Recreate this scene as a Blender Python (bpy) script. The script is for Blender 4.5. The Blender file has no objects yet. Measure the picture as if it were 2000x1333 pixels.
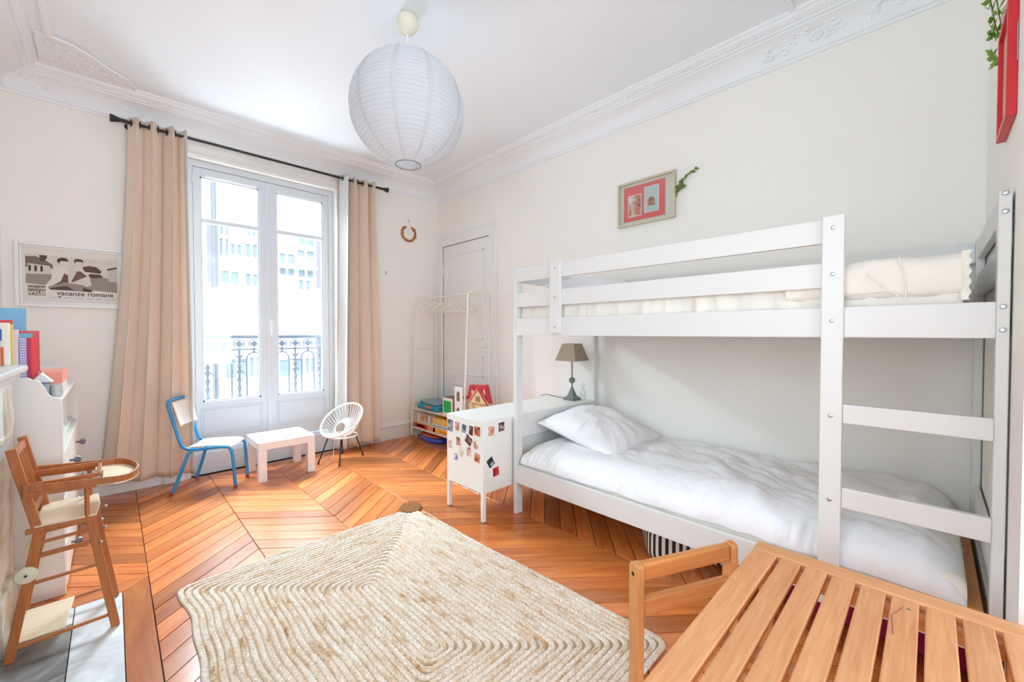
import bpy, bmesh, math, random
import numpy as np
from mathutils import Vector, Matrix, Quaternion
random.seed(7)
S = bpy.context.scene
COL = S.collection

# ------------------------------------------------------------------ camera, world, lights, exposure
YAW, PITCH = math.radians(44.3), math.radians(1.11)
fwd = Vector((math.sin(YAW) * math.cos(PITCH), math.cos(YAW) * math.cos(PITCH), -math.sin(PITCH)))
cd = bpy.data.cameras.new('camera')
cam = bpy.data.objects.new('camera', cd)
COL.objects.link(cam)
cam.location = (0, 0, 1.17)
cam.rotation_euler = fwd.to_track_quat('-Z', 'Y').to_euler()
cd.sensor_width = 36
cd.lens = 800 / 2000 * 36
cd.clip_start = 0.02
S.camera = cam

w = bpy.data.worlds.new('overcast sky')
S.world = w
w.use_nodes = True
bg = w.node_tree.nodes['Background']
bg.inputs[0].default_value = (0.76, 0.89, 1.0, 1)
bg.inputs[1].default_value = 2.9

def area(name, loc, direction, sx, sy, power, color=(1, 1, 1)):
    l = bpy.data.lights.new(name, 'AREA')
    l.shape = 'RECTANGLE'
    l.size, l.size_y, l.energy, l.color = sx, sy, power, color
    o = bpy.data.objects.new(name, l)
    COL.objects.link(o)
    o.location = loc
    o.rotation_euler = Vector(direction).to_track_quat('-Z', 'Y').to_euler()
    return o

sun = bpy.data.lights.new('hazy_sun', 'SUN')
sun.energy, sun.angle, sun.color = 6.0, math.radians(25), (0.90, 0.95, 1.0)
so = bpy.data.objects.new('hazy_sun', sun)
COL.objects.link(so)
so.rotation_euler = Vector((0.25, 0.8, -0.95)).to_track_quat('-Z', 'Y').to_euler()
# daylight from the street falling through the tall window
area('window_daylight', (1.03, 6.6, 4.5), (0, -1.0, -0.62), 5.0, 2.2, 2600, (0.70, 0.86, 1.0))
# hidden fill lamp added to imitate daylight thrown up from street and facade
area('street_bounce_fill', (1.03, 8.6, -2.0), (0, -1.0, 0.62), 6.0, 2.2, 520, (0.76, 0.89, 1.0))
# added fill lamp in the unseen hall, shining in from behind the photographer
area('rear_fill_light', (0.7, -2.9, 1.35), (0.10, 1.0, 0.16), 2.6, 1.8, 74, (0.70, 0.86, 1.0))
# second added fill lamp, in an invented passage left of the photographer
area('side_fill_light', (-1.35, 0.40, 1.50), (1.0, 0.10, -0.02), 1.3, 1.4, 29, (0.70, 0.86, 1.0))

S.view_settings.view_transform = 'Standard'
S.view_settings.look = 'None'
S.view_settings.gamma = 1
S.view_settings.use_curve_mapping = False
S.view_settings.exposure = 0.46
try:
    S.cycles.use_denoising = True
    S.cycles.max_bounces = 10
    S.cycles.diffuse_bounces = 7
    S.cycles.transparent_max_bounces = 12
    S.cycles.sample_clamp_indirect = 6
    S.cycles.caustics_reflective = False
    S.cycles.caustics_refractive = False
except Exception:
    pass

# ------------------------------------------------------------------ materials
def lin(c):
    out = []
    for x in c[:3]:
        x /= 255.0
        out.append(x / 12.92 if x <= 0.04045 else ((x + 0.055) / 1.055) ** 2.4)
    return (*out, 1)

MATS = {}
def base(name):
    m = bpy.data.materials.new(name)
    m.use_nodes = True
    nt = m.node_tree
    return m, nt, nt.nodes['Principled BSDF']

def mat(name, c, rough=0.5, metal=0.0, vary=0.04, vscale=4, bump=0.0, bscale=60, spec=0.5, coat=0.0, trans=0.0, sheen=0.0):
    if name in MATS:
        return MATS[name]
    m, nt, b = base(name)
    N, L = nt.nodes.new, nt.links.new
    tc = N('ShaderNodeTexCoord')
    no = N('ShaderNodeTexNoise')
    no.inputs['Scale'].default_value = vscale
    no.inputs['Detail'].default_value = 4
    L(tc.outputs['Object'], no.inputs['Vector'])
    hs = N('ShaderNodeHueSaturation')
    hs.inputs['Color'].default_value = lin(c)
    mr = N('ShaderNodeMapRange')
    mr.inputs[3].default_value, mr.inputs[4].default_value = 1 - vary, 1 + vary
    L(no.outputs[0], mr.inputs[0])
    L(mr.outputs[0], hs.inputs['Value'])
    L(hs.outputs[0], b.inputs['Base Color'])
    b.inputs['Roughness'].default_value = rough
    b.inputs['Metallic'].default_value = metal
    b.inputs['Specular IOR Level'].default_value = spec
    b.inputs['Coat Weight'].default_value = coat
    b.inputs['Sheen Weight'].default_value = sheen
    if bump:
        n2 = N('ShaderNodeTexNoise')
        n2.inputs['Scale'].default_value = bscale
        n2.inputs['Detail'].default_value = 3
        L(tc.outputs['Object'], n2.inputs['Vector'])
        bp = N('ShaderNodeBump')
        bp.inputs['Strength'].default_value = bump
        bp.inputs['Distance'].default_value = 0.01
        L(n2.outputs[0], bp.inputs['Height'])
        L(bp.outputs[0], b.inputs['Normal'])
    if trans:
        tr = N('ShaderNodeBsdfTranslucent')
        L(hs.outputs[0], tr.inputs['Color'])
        mx = N('ShaderNodeMixShader')
        mx.inputs[0].default_value = trans
        L(b.outputs[0], mx.inputs[1])
        L(tr.outputs[0], mx.inputs[2])
        L(mx.outputs[0], nt.nodes['Material Output'].inputs[0])
    MATS[name] = m
    return m

def wood(name, c1, c2, axis=0, rough=0.4, scale=6.0, stretch=14.0, uv=False, randv=0.0, bump=0.05, c3=None, spec=0.5, rhue=0.0):
    if name in MATS:
        return MATS[name]
    m, nt, b = base(name)
    N, L = nt.nodes.new, nt.links.new
    tc = N('ShaderNodeTexCoord')
    oi = N('ShaderNodeObjectInfo')
    mp = N('ShaderNodeMapping')
    s = [stretch] * 3
    s[axis] = 1.0
    mp.inputs['Scale'].default_value = s
    L(tc.outputs['UV' if uv else 'Object'], mp.inputs['Vector'])
    ml = N('ShaderNodeMath')
    ml.operation = 'MULTIPLY'
    ml.inputs[1].default_value = 57.0
    L(oi.outputs['Random'], ml.inputs[0])
    ad = N('ShaderNodeVectorMath')
    ad.operation = 'ADD'
    L(mp.outputs[0], ad.inputs[0])
    L(ml.outputs[0], ad.inputs[1])
    no = N('ShaderNodeTexNoise')
    no.inputs['Scale'].default_value = scale
    no.inputs['Detail'].default_value = 6
    no.inputs['Roughness'].default_value = 0.6
    no.inputs['Distortion'].default_value = 0.6
    L(ad.outputs[0], no.inputs['Vector'])
    cr = N('ShaderNodeValToRGB')
    cr.color_ramp.elements[0].position, cr.color_ramp.elements[1].position = 0.32, 0.68
    cr.color_ramp.elements[0].color, cr.color_ramp.elements[1].color = lin(c1), lin(c2)
    if c3:
        e = cr.color_ramp.elements.new(0.5)
        e.color = lin(c3)
    L(no.outputs[0], cr.inputs[0])
    hs = N('ShaderNodeHueSaturation')
    L(cr.outputs[0], hs.inputs['Color'])
    if randv:
        mr = N('ShaderNodeMapRange')
        mr.inputs[3].default_value, mr.inputs[4].default_value = 1 - randv, 1 + randv
        L(oi.outputs['Random'], mr.inputs[0])
        L(mr.outputs[0], hs.inputs['Value'])
    L(hs.outputs[0], b.inputs['Base Color'])
    b.inputs['Roughness'].default_value = rough
    b.inputs['Specular IOR Level'].default_value = spec
    if bump:
        bp = N('ShaderNodeBump')
        bp.inputs['Strength'].default_value = bump
        bp.inputs['Distance'].default_value = 0.004
        L(no.outputs[0], bp.inputs['Height'])
        L(bp.outputs[0], b.inputs['Normal'])
    MATS[name] = m
    return m

def blobs(name, cols, scale=14, rough=0.35, stops=None):
    """printed picture: soft patches of the given colours"""
    if name in MATS:
        return MATS[name]
    m, nt, b = base(name)
    N, L = nt.nodes.new, nt.links.new
    tc = N('ShaderNodeTexCoord')
    oi = N('ShaderNodeObjectInfo')
    ml = N('ShaderNodeMath')
    ml.operation = 'MULTIPLY'
    ml.inputs[1].default_value = 31.0
    L(oi.outputs['Random'], ml.inputs[0])
    ad = N('ShaderNodeVectorMath')
    ad.operation = 'ADD'
    L(tc.outputs['Object'], ad.inputs[0])
    L(ml.outputs[0], ad.inputs[1])
    no = N('ShaderNodeTexNoise')
    no.inputs['Scale'].default_value = scale
    no.inputs['Detail'].default_value = 3
    no.inputs['Distortion'].default_value = 0.8
    L(ad.outputs[0], no.inputs['Vector'])
    cr = N('ShaderNodeValToRGB')
    cr.color_ramp.interpolation = 'EASE'
    n = len(cols)
    el = cr.color_ramp.elements
    while len(el) < n:
        el.new(0.5)
    for i, c in enumerate(cols):
        el[i].position = stops[i] if stops else 0.3 + 0.4 * i / max(1, n - 1)
        el[i].color = lin(c)
    L(no.outputs[0], cr.inputs[0])
    L(cr.outputs[0], b.inputs['Base Color'])
    b.inputs['Roughness'].default_value = rough
    MATS[name] = m
    return m

def stripes(name, c1, c2, axis, freq, rough=0.8, duty=0.5):
    if name in MATS:
        return MATS[name]
    m, nt, b = base(name)
    N, L = nt.nodes.new, nt.links.new
    tc = N('ShaderNodeTexCoord')
    sp = N('ShaderNodeSeparateXYZ')
    L(tc.outputs['UV' if axis == 'uv' else 'Object'], sp.inputs[0])
    a = N('ShaderNodeMath'); a.operation = 'MULTIPLY'; a.inputs[1].default_value = freq
    if axis == 3:
        sm = N('ShaderNodeMath'); sm.operation = 'ADD'
        L(sp.outputs[0], sm.inputs[0]); L(sp.outputs[1], sm.inputs[1]); L(sm.outputs[0], a.inputs[0])
    else:
        L(sp.outputs[0 if axis == 'uv' else axis], a.inputs[0])
    f = N('ShaderNodeMath'); f.operation = 'FRACT'
    L(a.outputs[0], f.inputs[0])
    g = N('ShaderNodeMath'); g.operation = 'GREATER_THAN'; g.inputs[1].default_value = duty
    L(f.outputs[0], g.inputs[0])
    mx = N('ShaderNodeMixRGB')
    mx.inputs[1].default_value, mx.inputs[2].default_value = lin(c1), lin(c2)
    L(g.outputs[0], mx.inputs[0])
    L(mx.outputs[0], b.inputs['Base Color'])
    b.inputs['Roughness'].default_value = rough
    MATS[name] = m
    return m

def glassmat(name, tint=(0.97, 0.985, 0.98), refl=0.07, rough=0.02):
    if name in MATS:
        return MATS[name]
    m, nt, b = base(name)
    nt.nodes.remove(b)
    N, L = nt.nodes.new, nt.links.new
    t = N('ShaderNodeBsdfTransparent'); t.inputs[0].default_value = (*tint, 1)
    g = N('ShaderNodeBsdfGlossy'); g.inputs['Roughness'].default_value = rough
    mx = N('ShaderNodeMixShader'); mx.inputs[0].default_value = refl
    L(t.outputs[0], mx.inputs[1]); L(g.outputs[0], mx.inputs[2])
    L(mx.outputs[0], nt.nodes['Material Output'].inputs[0])
    MATS[name] = m
    return m

def marble(name, c1, c2, rough=0.25, scale=3.0):
    if name in MATS:
        return MATS[name]
    m, nt, b = base(name)
    N, L = nt.nodes.new, nt.links.new
    tc = N('ShaderNodeTexCoord')
    no = N('ShaderNodeTexNoise')
    no.inputs['Scale'].default_value = scale
    no.inputs['Detail'].default_value = 9
    no.inputs['Distortion'].default_value = 2.2
    L(tc.outputs['Object'], no.inputs['Vector'])
    cr = N('ShaderNodeValToRGB')
    cr.color_ramp.elements[0].position, cr.color_ramp.elements[1].position = 0.38, 0.6
    cr.color_ramp.elements[0].color, cr.color_ramp.elements[1].color = lin(c1), lin(c2)
    L(no.outputs[0], cr.inputs[0])
    L(cr.outputs[0], b.inputs['Base Color'])
    b.inputs['Roughness'].default_value = rough
    MATS[name] = m
    return m

WALL = mat('wall_paint', (244, 241, 235), 0.75, vary=0.012, vscale=1.5)
CEIL = mat('ceiling_paint', (238, 243, 248), 0.8, vary=0.008, vscale=1.5)
PLAS = mat('plaster_moulding', (240, 242, 244), 0.7, vary=0.01)
GLOSS = mat('white_gloss_paint', (238, 238, 236), 0.35, vary=0.01)
WINP = mat('window_paint', (220, 226, 232), 0.4, vary=0.01)
BEDW = mat('white_bed_lacquer', (224, 224, 222), 0.4, vary=0.012)
WMET = mat('white_metal', (236, 235, 230), 0.3, vary=0.01)
BLACK = mat('black_iron', (22, 20, 20), 0.4, vary=0.1)
STEEL = mat('steel_bolt', (196, 198, 200), 0.3, metal=1.0)
DARKH = mat('dark_hole', (60, 58, 56), 0.6)
OAK = wood('oak_plank', (180, 94, 43), (214, 130, 68), 0, rough=0.23, scale=2.2, stretch=9, uv=True, randv=0.3, bump=0.04, c3=(198, 113, 56), spec=0.75)
SUBF = mat('dark_joint', (52, 28, 16), 0.9)
BEECH = wood('beech_slat', (200, 136, 88), (220, 162, 113), 0, rough=0.42, scale=5, stretch=16, randv=0.06, bump=0.03)
BEECHY = wood('beech_edge', (200, 138, 89), (220, 162, 113), 1, rough=0.42, scale=5, stretch=16, randv=0.05, bump=0.03)
BEECHZ = wood('beech_post', (196, 128, 72), (216, 152, 92), 2, rough=0.42, scale=5, stretch=16, randv=0.05, bump=0.03)
BEECHX = wood('beech_rail', (196, 122, 64), (216, 146, 84), 0, rough=0.42, scale=5, stretch=16, randv=0.05, bump=0.03)
HCW = wood('highchair_beech', (168, 94, 44), (190, 114, 58), 2, rough=0.4, scale=5, stretch=14, randv=0.08, bump=0.03)
HCP = wood('highchair_plywood', (226, 200, 164), (240, 222, 192), 0, rough=0.4, scale=4, stretch=10, bump=0.02)
PINE = wood('shelf_pine', (222, 192, 150), (236, 210, 172), 1, rough=0.5, scale=4, stretch=12, bump=0.02)
SHEET = mat('white_sheet', (240, 241, 244), 0.85, vary=0.01, bump=0.06, bscale=240, sheen=0.1)
CREAM = mat('cream_cotton', (240, 235, 224), 0.85, vary=0.02, bump=0.08, bscale=200)
CURT = mat('beige_curtain_cloth', (243, 226, 209), 0.9, vary=0.02, bump=0.05, bscale=300, trans=0.18)
LINING = mat('white_curtain_lining', (240, 238, 234), 0.9, vary=0.02, trans=0.35)
GLASS = glassmat('window_glass')

# ------------------------------------------------------------------ mesh helpers
def vnoise(x, y, seed=0):
    x = np.asarray(x, float); y = np.asarray(y, float)
    xi, yi = np.floor(x).astype(np.int64), np.floor(y).astype(np.int64)
    xf, yf = x - xi, y - yi
    def h(a, b):
        n = (a * 374761393 + b * 668265263 + seed * 974711) & 0x7fffffff
        n = ((n ^ (n >> 13)) * 1274126177) & 0x7fffffff
        return ((n ^ (n >> 16)) & 0xffff) / 65535.0 * 2 - 1
    u, v = xf * xf * (3 - 2 * xf), yf * yf * (3 - 2 * yf)
    return (h(xi, yi) * (1 - u) + h(xi + 1, yi) * u) * (1 - v) + (h(xi, yi + 1) * (1 - u) + h(xi + 1, yi + 1) * u) * v

def fbm(x, y, seed=0, o=4):
    r = 0; a = 1
    for k in range(o):
        r = r + a * vnoise(x * 2 ** k, y * 2 ** k, seed + k)
        a *= 0.5
    return r

class M:
    def __init__(s):
        s.v, s.f, s.uv = [], [], None
    def add(s, v, f):
        o = len(s.v)
        s.v.extend([tuple(p) for p in v])
        s.f.extend([tuple(i + o for i in q) for q in f])
        return s
    def box(s, x0, x1, y0, y1, z0, z1, R=None, c=None):
        vs = [Vector((x, y, z)) for z in (z0, z1) for y in (y0, y1) for x in (x0, x1)]
        if R is not None:
            c = Vector(c)
            vs = [R @ (p - c) + c for p in vs]
        return s.add(vs, [(0, 2, 3, 1), (4, 5, 7, 6), (0, 1, 5, 4), (2, 6, 7, 3), (0, 4, 6, 2), (1, 3, 7, 5)])
    def bar(s, a, b, w, t, up=(0, 0, 1)):
        """rectangular bar from a to b, w across, t thick (t along the third axis)"""
        a, b = Vector(a), Vector(b)
        d = (b - a).normalized()
        x = d.cross(Vector(up))
        if x.length < 1e-4:
            x = d.cross(Vector((1, 0, 0)))
        x.normalize(); y = x.cross(d).normalized()
        vs = [p + x * (i * w / 2) + y * (j * t / 2) for p in (a, b) for i, j in ((-1, -1), (1, -1), (1, 1), (-1, 1))]
        return s.add(vs, [(0, 3, 2, 1), (4, 5, 6, 7), (0, 1, 5, 4), (1, 2, 6, 5), (2, 3, 7, 6), (3, 0, 4, 7)])
    def tube(s, pts, r, n=8, closed=False):
        P = [Vector(p) for p in pts]
        k = len(P)
        rr = r if isinstance(r, (list, tuple)) else [r] * k
        T = []
        for i in range(k):
            if closed:
                d = P[(i + 1) % k] - P[i - 1]
            else:
                d = P[min(i + 1, k - 1)] - P[max(i - 1, 0)]
            T.append(d.normalized() if d.length > 1e-9 else Vector((0, 0, 1)))
        up = Vector((0, 0, 1)) if abs(T[0].z) < 0.9 else Vector((1, 0, 0))
        nx = T[0].cross(up).normalized()
        vs, fs = [], []
        for i in range(k):
            nx = (nx - T[i] * nx.dot(T[i])).normalized()
            ny = T[i].cross(nx)
            for j in range(n):
                a = 2 * math.pi * j / n
                vs.append(P[i] + (nx * math.cos(a) + ny * math.sin(a)) * rr[i])
        for i in range(k if closed else k - 1):
            i2 = (i + 1) % k
            for j in range(n):
                j2 = (j + 1) % n
                fs.append((i * n + j, i * n + j2, i2 * n + j2, i2 * n + j))
        if not closed:
            fs.append(tuple(range(n - 1, -1, -1)))
            fs.append(tuple((k - 1) * n + j for j in range(n)))
        return s.add(vs, fs)
    def lathe(s, prof, n=24, c=(0, 0, 0), R=None, close=True):
        vs, fs = [], []
        k = len(prof)
        for r, z in prof:
            for j in range(n):
                a = 2 * math.pi * j / n
                p = Vector((r * math.cos(a), r * math.sin(a), z))
                if R is not None:
                    p = R @ p
                vs.append(p + Vector(c))
        for i in range(k - 1):
            for j in range(n):
                j2 = (j + 1) % n
                fs.append((i * n + j, i * n + j2, (i + 1) * n + j2, (i + 1) * n + j))
        if close:
            fs.append(tuple(range(n - 1, -1, -1)))
            fs.append(tuple((k - 1) * n + j for j in range(n)))
        return s.add(vs, fs)
    def prism(s, poly, axis, lo, hi):
        n = len(poly)
        def P(a, b, h):
            return (h, a, b) if axis == 'x' else (a, h, b) if axis == 'y' else (a, b, h)
        vs = [P(a, b, lo) for a, b in poly] + [P(a, b, hi) for a, b in poly]
        fs = [tuple(range(n - 1, -1, -1)), tuple(range(n, 2 * n))]
        fs += [(i, (i + 1) % n, n + (i + 1) % n, n + i) for i in range(n)]
        return s.add(vs, fs)
    def ball(s, c, r, n=10, m=6, sc=(1, 1, 1)):
        prof = [(max(1e-4, r * math.sin(math.pi * i / m)), -r * math.cos(math.pi * i / m)) for i in range(m + 1)]
        o = len(s.v)
        s.lathe(prof, n, (0, 0, 0))
        for i in range(o, len(s.v)):
            p = s.v[i]
            s.v[i] = (p[0] * sc[0] + c[0], p[1] * sc[1] + c[1], p[2] * sc[2] + c[2])
        return s
    def grid(s, P, closeu=False):
        nu, nv = P.shape[:2]
        o = len(s.v)
        s.v.extend(map(tuple, P.reshape(-1, 3).tolist()))
        for i in range(nu if closeu else nu - 1):
            i2 = (i + 1) % nu
            for j in range(nv - 1):
                s.f.append((o + i * nv + j, o + i * nv + j + 1, o + i2 * nv + j + 1, o + i2 * nv + j))
        return s

W = {}
def Wm(o):
    return W.get(o.name, Matrix.Identity(4)) if o else Matrix.Identity(4)

def link(o, parent):
    COL.objects.link(o)
    if parent:
        o.parent = parent
    W[o.name] = Wm(parent)
    return o

def obj(name, m, ma, parent=None, smooth=False, bevel=0.0, local=False, seg=2, recalc=True, kind=None, label=None, sub=0, solid=0.0):
    me = bpy.data.meshes.new(name)
    me.from_pydata(m.v, [], m.f)
    if parent and not local:
        me.transform(Wm(parent).inverted())
    if recalc:
        b = bmesh.new(); b.from_mesh(me)
        bmesh.ops.recalc_face_normals(b, faces=b.faces)
        b.to_mesh(me); b.free()
    me.materials.append(ma)
    if smooth:
        me.polygons.foreach_set('use_smooth', [True] * len(me.polygons))
        me.set_sharp_from_angle(angle=math.radians(40))
    o = bpy.data.objects.new(name, me)
    link(o, parent)
    if solid:
        d = o.modifiers.new('thickness', 'SOLIDIFY'); d.thickness = solid; d.offset = 0
    if bevel:
        d = o.modifiers.new('bevel', 'BEVEL'); d.width = bevel; d.segments = seg; d.limit_method = 'ANGLE'; d.angle_limit = math.radians(40)
        d.harden_normals = False
    if sub:
        d = o.modifiers.new('sub', 'SUBSURF'); d.levels = sub; d.render_levels = sub
    if kind: o['kind'] = kind
    if label: o['label'] = label
    return o

def thing(name, label, cat, loc=(0, 0, 0), rz=0.0, group=None, kind=None):
    o = bpy.data.objects.new(name, None)
    o.empty_display_size = 0.05
    COL.objects.link(o)
    o.location = loc
    o.rotation_euler = (0, 0, rz)
    W[o.name] = Matrix.Translation(loc) @ Matrix.Rotation(rz, 4, 'Z')
    if kind:
        o['kind'] = kind
    else:
        o['label'] = label; o['category'] = cat
    if group: o['group'] = group
    return o

def tag(o, label, cat, group=None):
    o['label'] = label; o['category'] = cat
    if group: o['group'] = group
    return o

def single(name, label, cat, m, ma, origin, group=None, **k):
    """one-mesh thing whose origin sits at its base"""
    o = obj(name, m, ma, None, **k)
    o.data.transform(Matrix.Translation(-Vector(origin)))
    o.location = origin
    return tag(o, label, cat, group)

def struct(name, m, ma, parent=None, **k):
    o = obj(name, m, ma, parent, **k)
    if not parent: o['kind'] = 'structure'
    return o

def dup(root, loc, rz=0.0, label=None):
    r = root.copy(); COL.objects.link(r)
    r.location = loc; r.rotation_euler = (0, 0, rz)
    if label: r['label'] = label
    for ch in list(root.children):
        c = ch.copy(); COL.objects.link(c); c.parent = r
        for g in list(ch.children):
            d = g.copy(); COL.objects.link(d); d.parent = c
    return r

def arc(c, r, a0, a1, n, plane='xz', depth=0.0):
    out = []
    for i in range(n + 1):
        a = math.radians(a0 + (a1 - a0) * i / n)
        p, q = c[0] + r * math.cos(a), c[1] + r * math.sin(a)
        out.append((p, depth, q) if plane == 'xz' else (depth, p, q) if plane == 'yz' else (p, q, depth))
    return out

# ------------------------------------------------------------------ room shell
XL, XR, YE, YW, H = -0.50, 2.81, -0.162, 4.15, 2.90
struct('floor', M().box(-0.9, 3.0, -3.2, 4.5, -0.12, -0.006), SUBF)
FLOOR = bpy.data.objects['floor']
struct('ceiling', M().box(-0.9, 3.1, -0.3, 4.5, H, H + 0.15), CEIL)
struct('wall_window', M().prism([(-0.85, 0), (0.44, 0), (0.44, 2.60), (1.615, 2.60), (1.615, 0), (3.1, 0), (3.1, 3.0), (-0.85, 3.0)], 'y', YW, YW + 0.34), WALL)
struct('wall_bed', M().box(XR, XR + 0.25, YE - 0.13, YW, 0, 3.0), WALL)
struct('wall_left', M().prism([(YE - 0.13, 0), (-0.12, 0), (-0.12, 2.45), (0.98, 2.45), (0.98, 0), (YW, 0), (YW, 3.0), (YE - 0.13, 3.0)], 'x', XL - 0.25, XL), WALL)  # notch is an added, unseen opening for the side fill lamp
struct('wall_end', M().prism([(XL, 0), (-0.38, 0), (-0.38, 2.55), (1.62, 2.55), (1.62, 0), (XR, 0), (XR, 3.0), (XL, 3.0)], 'y', YE - 0.12, YE), WALL)  # wide opening added behind the camera for the rear fill lamp

# unseen hall and passage, added around the fill lamps so no sky leaks in
struct('wall_added_hall_back', M().box(-1.2, 2.6, -3.4, -3.2, 0, 3.0), WALL)
struct('wall_added_hall_left', M().box(-1.3, -1.1, -3.4, YE - 0.12, 0, 3.0), WALL)
struct('wall_added_hall_right', M().box(2.4, 2.6, -3.4, YE - 0.12, 0, 3.0), WALL)
struct('ceiling_added_hall', M().box(-1.3, 2.6, -3.4, YE - 0.12, 2.8, 2.95), CEIL)
struct('wall_added_passage_back', M().box(-1.75, -1.60, -0.4, 1.4, 0, 3.0), WALL)
struct('wall_added_passage_north', M().box(-1.60, XL - 0.25, 1.25, 1.40, 0, 3.0), WALL)
struct('wall_added_passage_south', M().box(-1.60, -1.10, -0.40, -0.25, 0, 3.0), WALL)
struct('ceiling_added_passage', M().box(-1.75, XL - 0.25, -0.4, 1.4, 2.8, 2.95), CEIL)
struct('floor_added_passage', M().box(-1.60, XL, -0.25, 1.25, -0.02, -0.002), OAK)
struct('floor_added_hall', M().box(-1.2, 2.5, -3.3, -1.2, -0.02, -0.002), OAK)

# parquet: chevron columns, every plank an object of its own
def clip(poly, rect):
    x0, x1, y0, y1 = rect
    for ax, lim, sg in ((0, x0, 1), (0, x1, -1), (1, y0, 1), (1, y1, -1)):
        out = []
        for i in range(len(poly)):
            a, b = poly[i], poly[(i + 1) % len(poly)]
            da, db = (a[ax] - lim) * sg, (b[ax] - lim) * sg
            if da >= 0: out.append(a)
            if da * db < 0:
                t = da / (da - db)
                out.append((a[0] + (b[0] - a[0]) * t, a[1] + (b[1] - a[1]) * t))
        poly = out
        if len(poly) < 3: return []
    return poly

def plank_mesh(poly, ang, org):
    """plank top at z=0 with a small bevel down to the joint"""
    n = len(poly)
    cx = sum(p[0] for p in poly) / n; cy = sum(p[1] for p in poly) / n
    rng = random.Random(int(cx * 977 + cy * 3571))
    inset = []
    for x, y in poly:
        d = math.hypot(x - cx, y - cy)
        inset.append((x + (cx - x) / d * 0.0022, y + (cy - y) / d * 0.0022))
    top = [(x - org[0], y - org[1], 0.0) for x, y in inset]
    mid = [(x - org[0], y - org[1], -0.0012) for x, y in poly]
    bot = [(x - org[0], y - org[1], -0.012) for x, y in poly]
    vs = top + mid + bot
    fs = [tuple(range(n))]
    for L0 in (0, n):
        fs += [(L0 + i, L0 + n + i, L0 + n + (i + 1) % n, L0 + (i + 1) % n) for i in range(n)]
    me = bpy.data.meshes.new('plank')
    me.from_pydata(vs, [], fs)
    b = bmesh.new(); b.from_mesh(me); bmesh.ops.recalc_face_normals(b, faces=b.faces); b.to_mesh(me); b.free()
    uv = me.uv_layers.new(name='UVMap')
    ca, sa = math.cos(ang), math.sin(ang)
    for lp in me.loops:
        v = me.vertices[lp.vertex_index].co
        uv.data[lp.index].uv = (v.x * ca + v.y * sa, -v.x * sa + v.y * ca)
    me.materials.append(OAK)
    return me

def put_plank(me, x, y, name='plank'):
    o = bpy.data.objects.new(name, me)
    COL.objects.link(o); o.parent = FLOOR
    o.location = (x, y, random.uniform(-0.0008, 0.0004))
    o.rotation_euler = (random.uniform(-0.0012, 0.0012), random.uniform(-0.0012, 0.0012), 0)
    return o

PITCHY, SLOPE, CW, GAP = 0.125, 0.86, 0.445, 0.0026
seams = [0.11 + CW * i for i in range(-1, 7)]
shared = {}
for ci, xs in enumerate(seams):
    xe = xs + CW
    up = (ci % 2 == 1)
    sl = SLOPE if up else -SLOPE
    ang = math.atan(sl)
    y = -1.6
    while y < 4.7:
        y += PITCHY
        ys = y if up else y + CW * SLOPE
        poly = [(xs + GAP / 2, ys + GAP), (xe - GAP / 2, ys + sl * CW + GAP), (xe - GAP / 2, ys + sl * CW + PITCHY - GAP), (xs + GAP / 2, ys + PITCHY - GAP)]
        rect = (XL, XR, -0.16, YW)
        if ci == 0: rect = (XL, 0.11, 2.625, YW)
        c = clip(poly, rect)
        if len(c) < 3: continue
        area2 = abs(sum(c[i][0] * c[(i + 1) % len(c)][1] - c[(i + 1) % len(c)][0] * c[i][1] for i in range(len(c)))) / 2
        if area2 < 0.0015: continue
        ym = sum(p[1] for p in c) / len(c); xm = sum(p[0] for p in c) / len(c)
        if ym < 0.5 and xm < 1.0: continue          # nothing of these shows: below the frame
        if ym < 0.12: continue
        full = len(c) == 4 and all(abs(c[i][0] - poly[i][0]) < 1e-6 and abs(c[i][1] - poly[i][1]) < 1e-6 for i in range(4))
        if full:
            if up not in shared: shared[up] = plank_mesh([(p[0] - xs, p[1] - ys) for p in poly], ang, (0, 0))
            put_plank(shared[up], xs, ys)
        else:
            ox, oy = c[0]
            put_plank(plank_mesh(c, ang, (ox, oy)), ox, oy)
# rough planks out of sight, joined
obj('floor_remainder', M().box(XL, 1.0, -1.2, 0.45, -0.02, -0.004).box(1.0, XR, -1.2, 0.1, -0.02, -0.004), OAK, FLOOR, kind='stuff')
# hearth border planks (mitred)
for poly, ang in (([(0.019, 0.9), (0.108, 0.9), (0.108, 2.622), (0.019, 2.538)], math.pi / 2), ([(XL, 2.538), (0.019, 2.538), (0.108, 2.622), (XL, 2.622)], 0)):
    put_plank(plank_mesh(poly, ang, poly[0]), *poly[0], name='border_plank')

# marble hearth set in the floor
MW = marble('white_marble', (205, 206, 206), (236, 236, 234), 0.3, 4)
MG = marble('grey_marble', (112, 108, 106), (168, 164, 160), 0.3, 5)
hearth = thing('trim_1', '', '', (-0.2, 1.9, 0), kind='structure')
hearth['label'] = 'white and grey marble hearth set in the floor'
for x0, x1, y0, y1, mm in ((-0.128, 0.016, 0.9, 2.535, MW), (XL, -0.131, 2.40, 2.535, MW), (XL, -0.131, 2.02, 2.397, MG), (XL, -0.131, 1.93, 2.017, MW), (XL, -0.131, 0.9, 1.927, MG)):
    obj('marble_slab', M().box(x0, x1, y0, y1, -0.02, 0.001), mm, hearth, bevel=0.001, seg=1)

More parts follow.
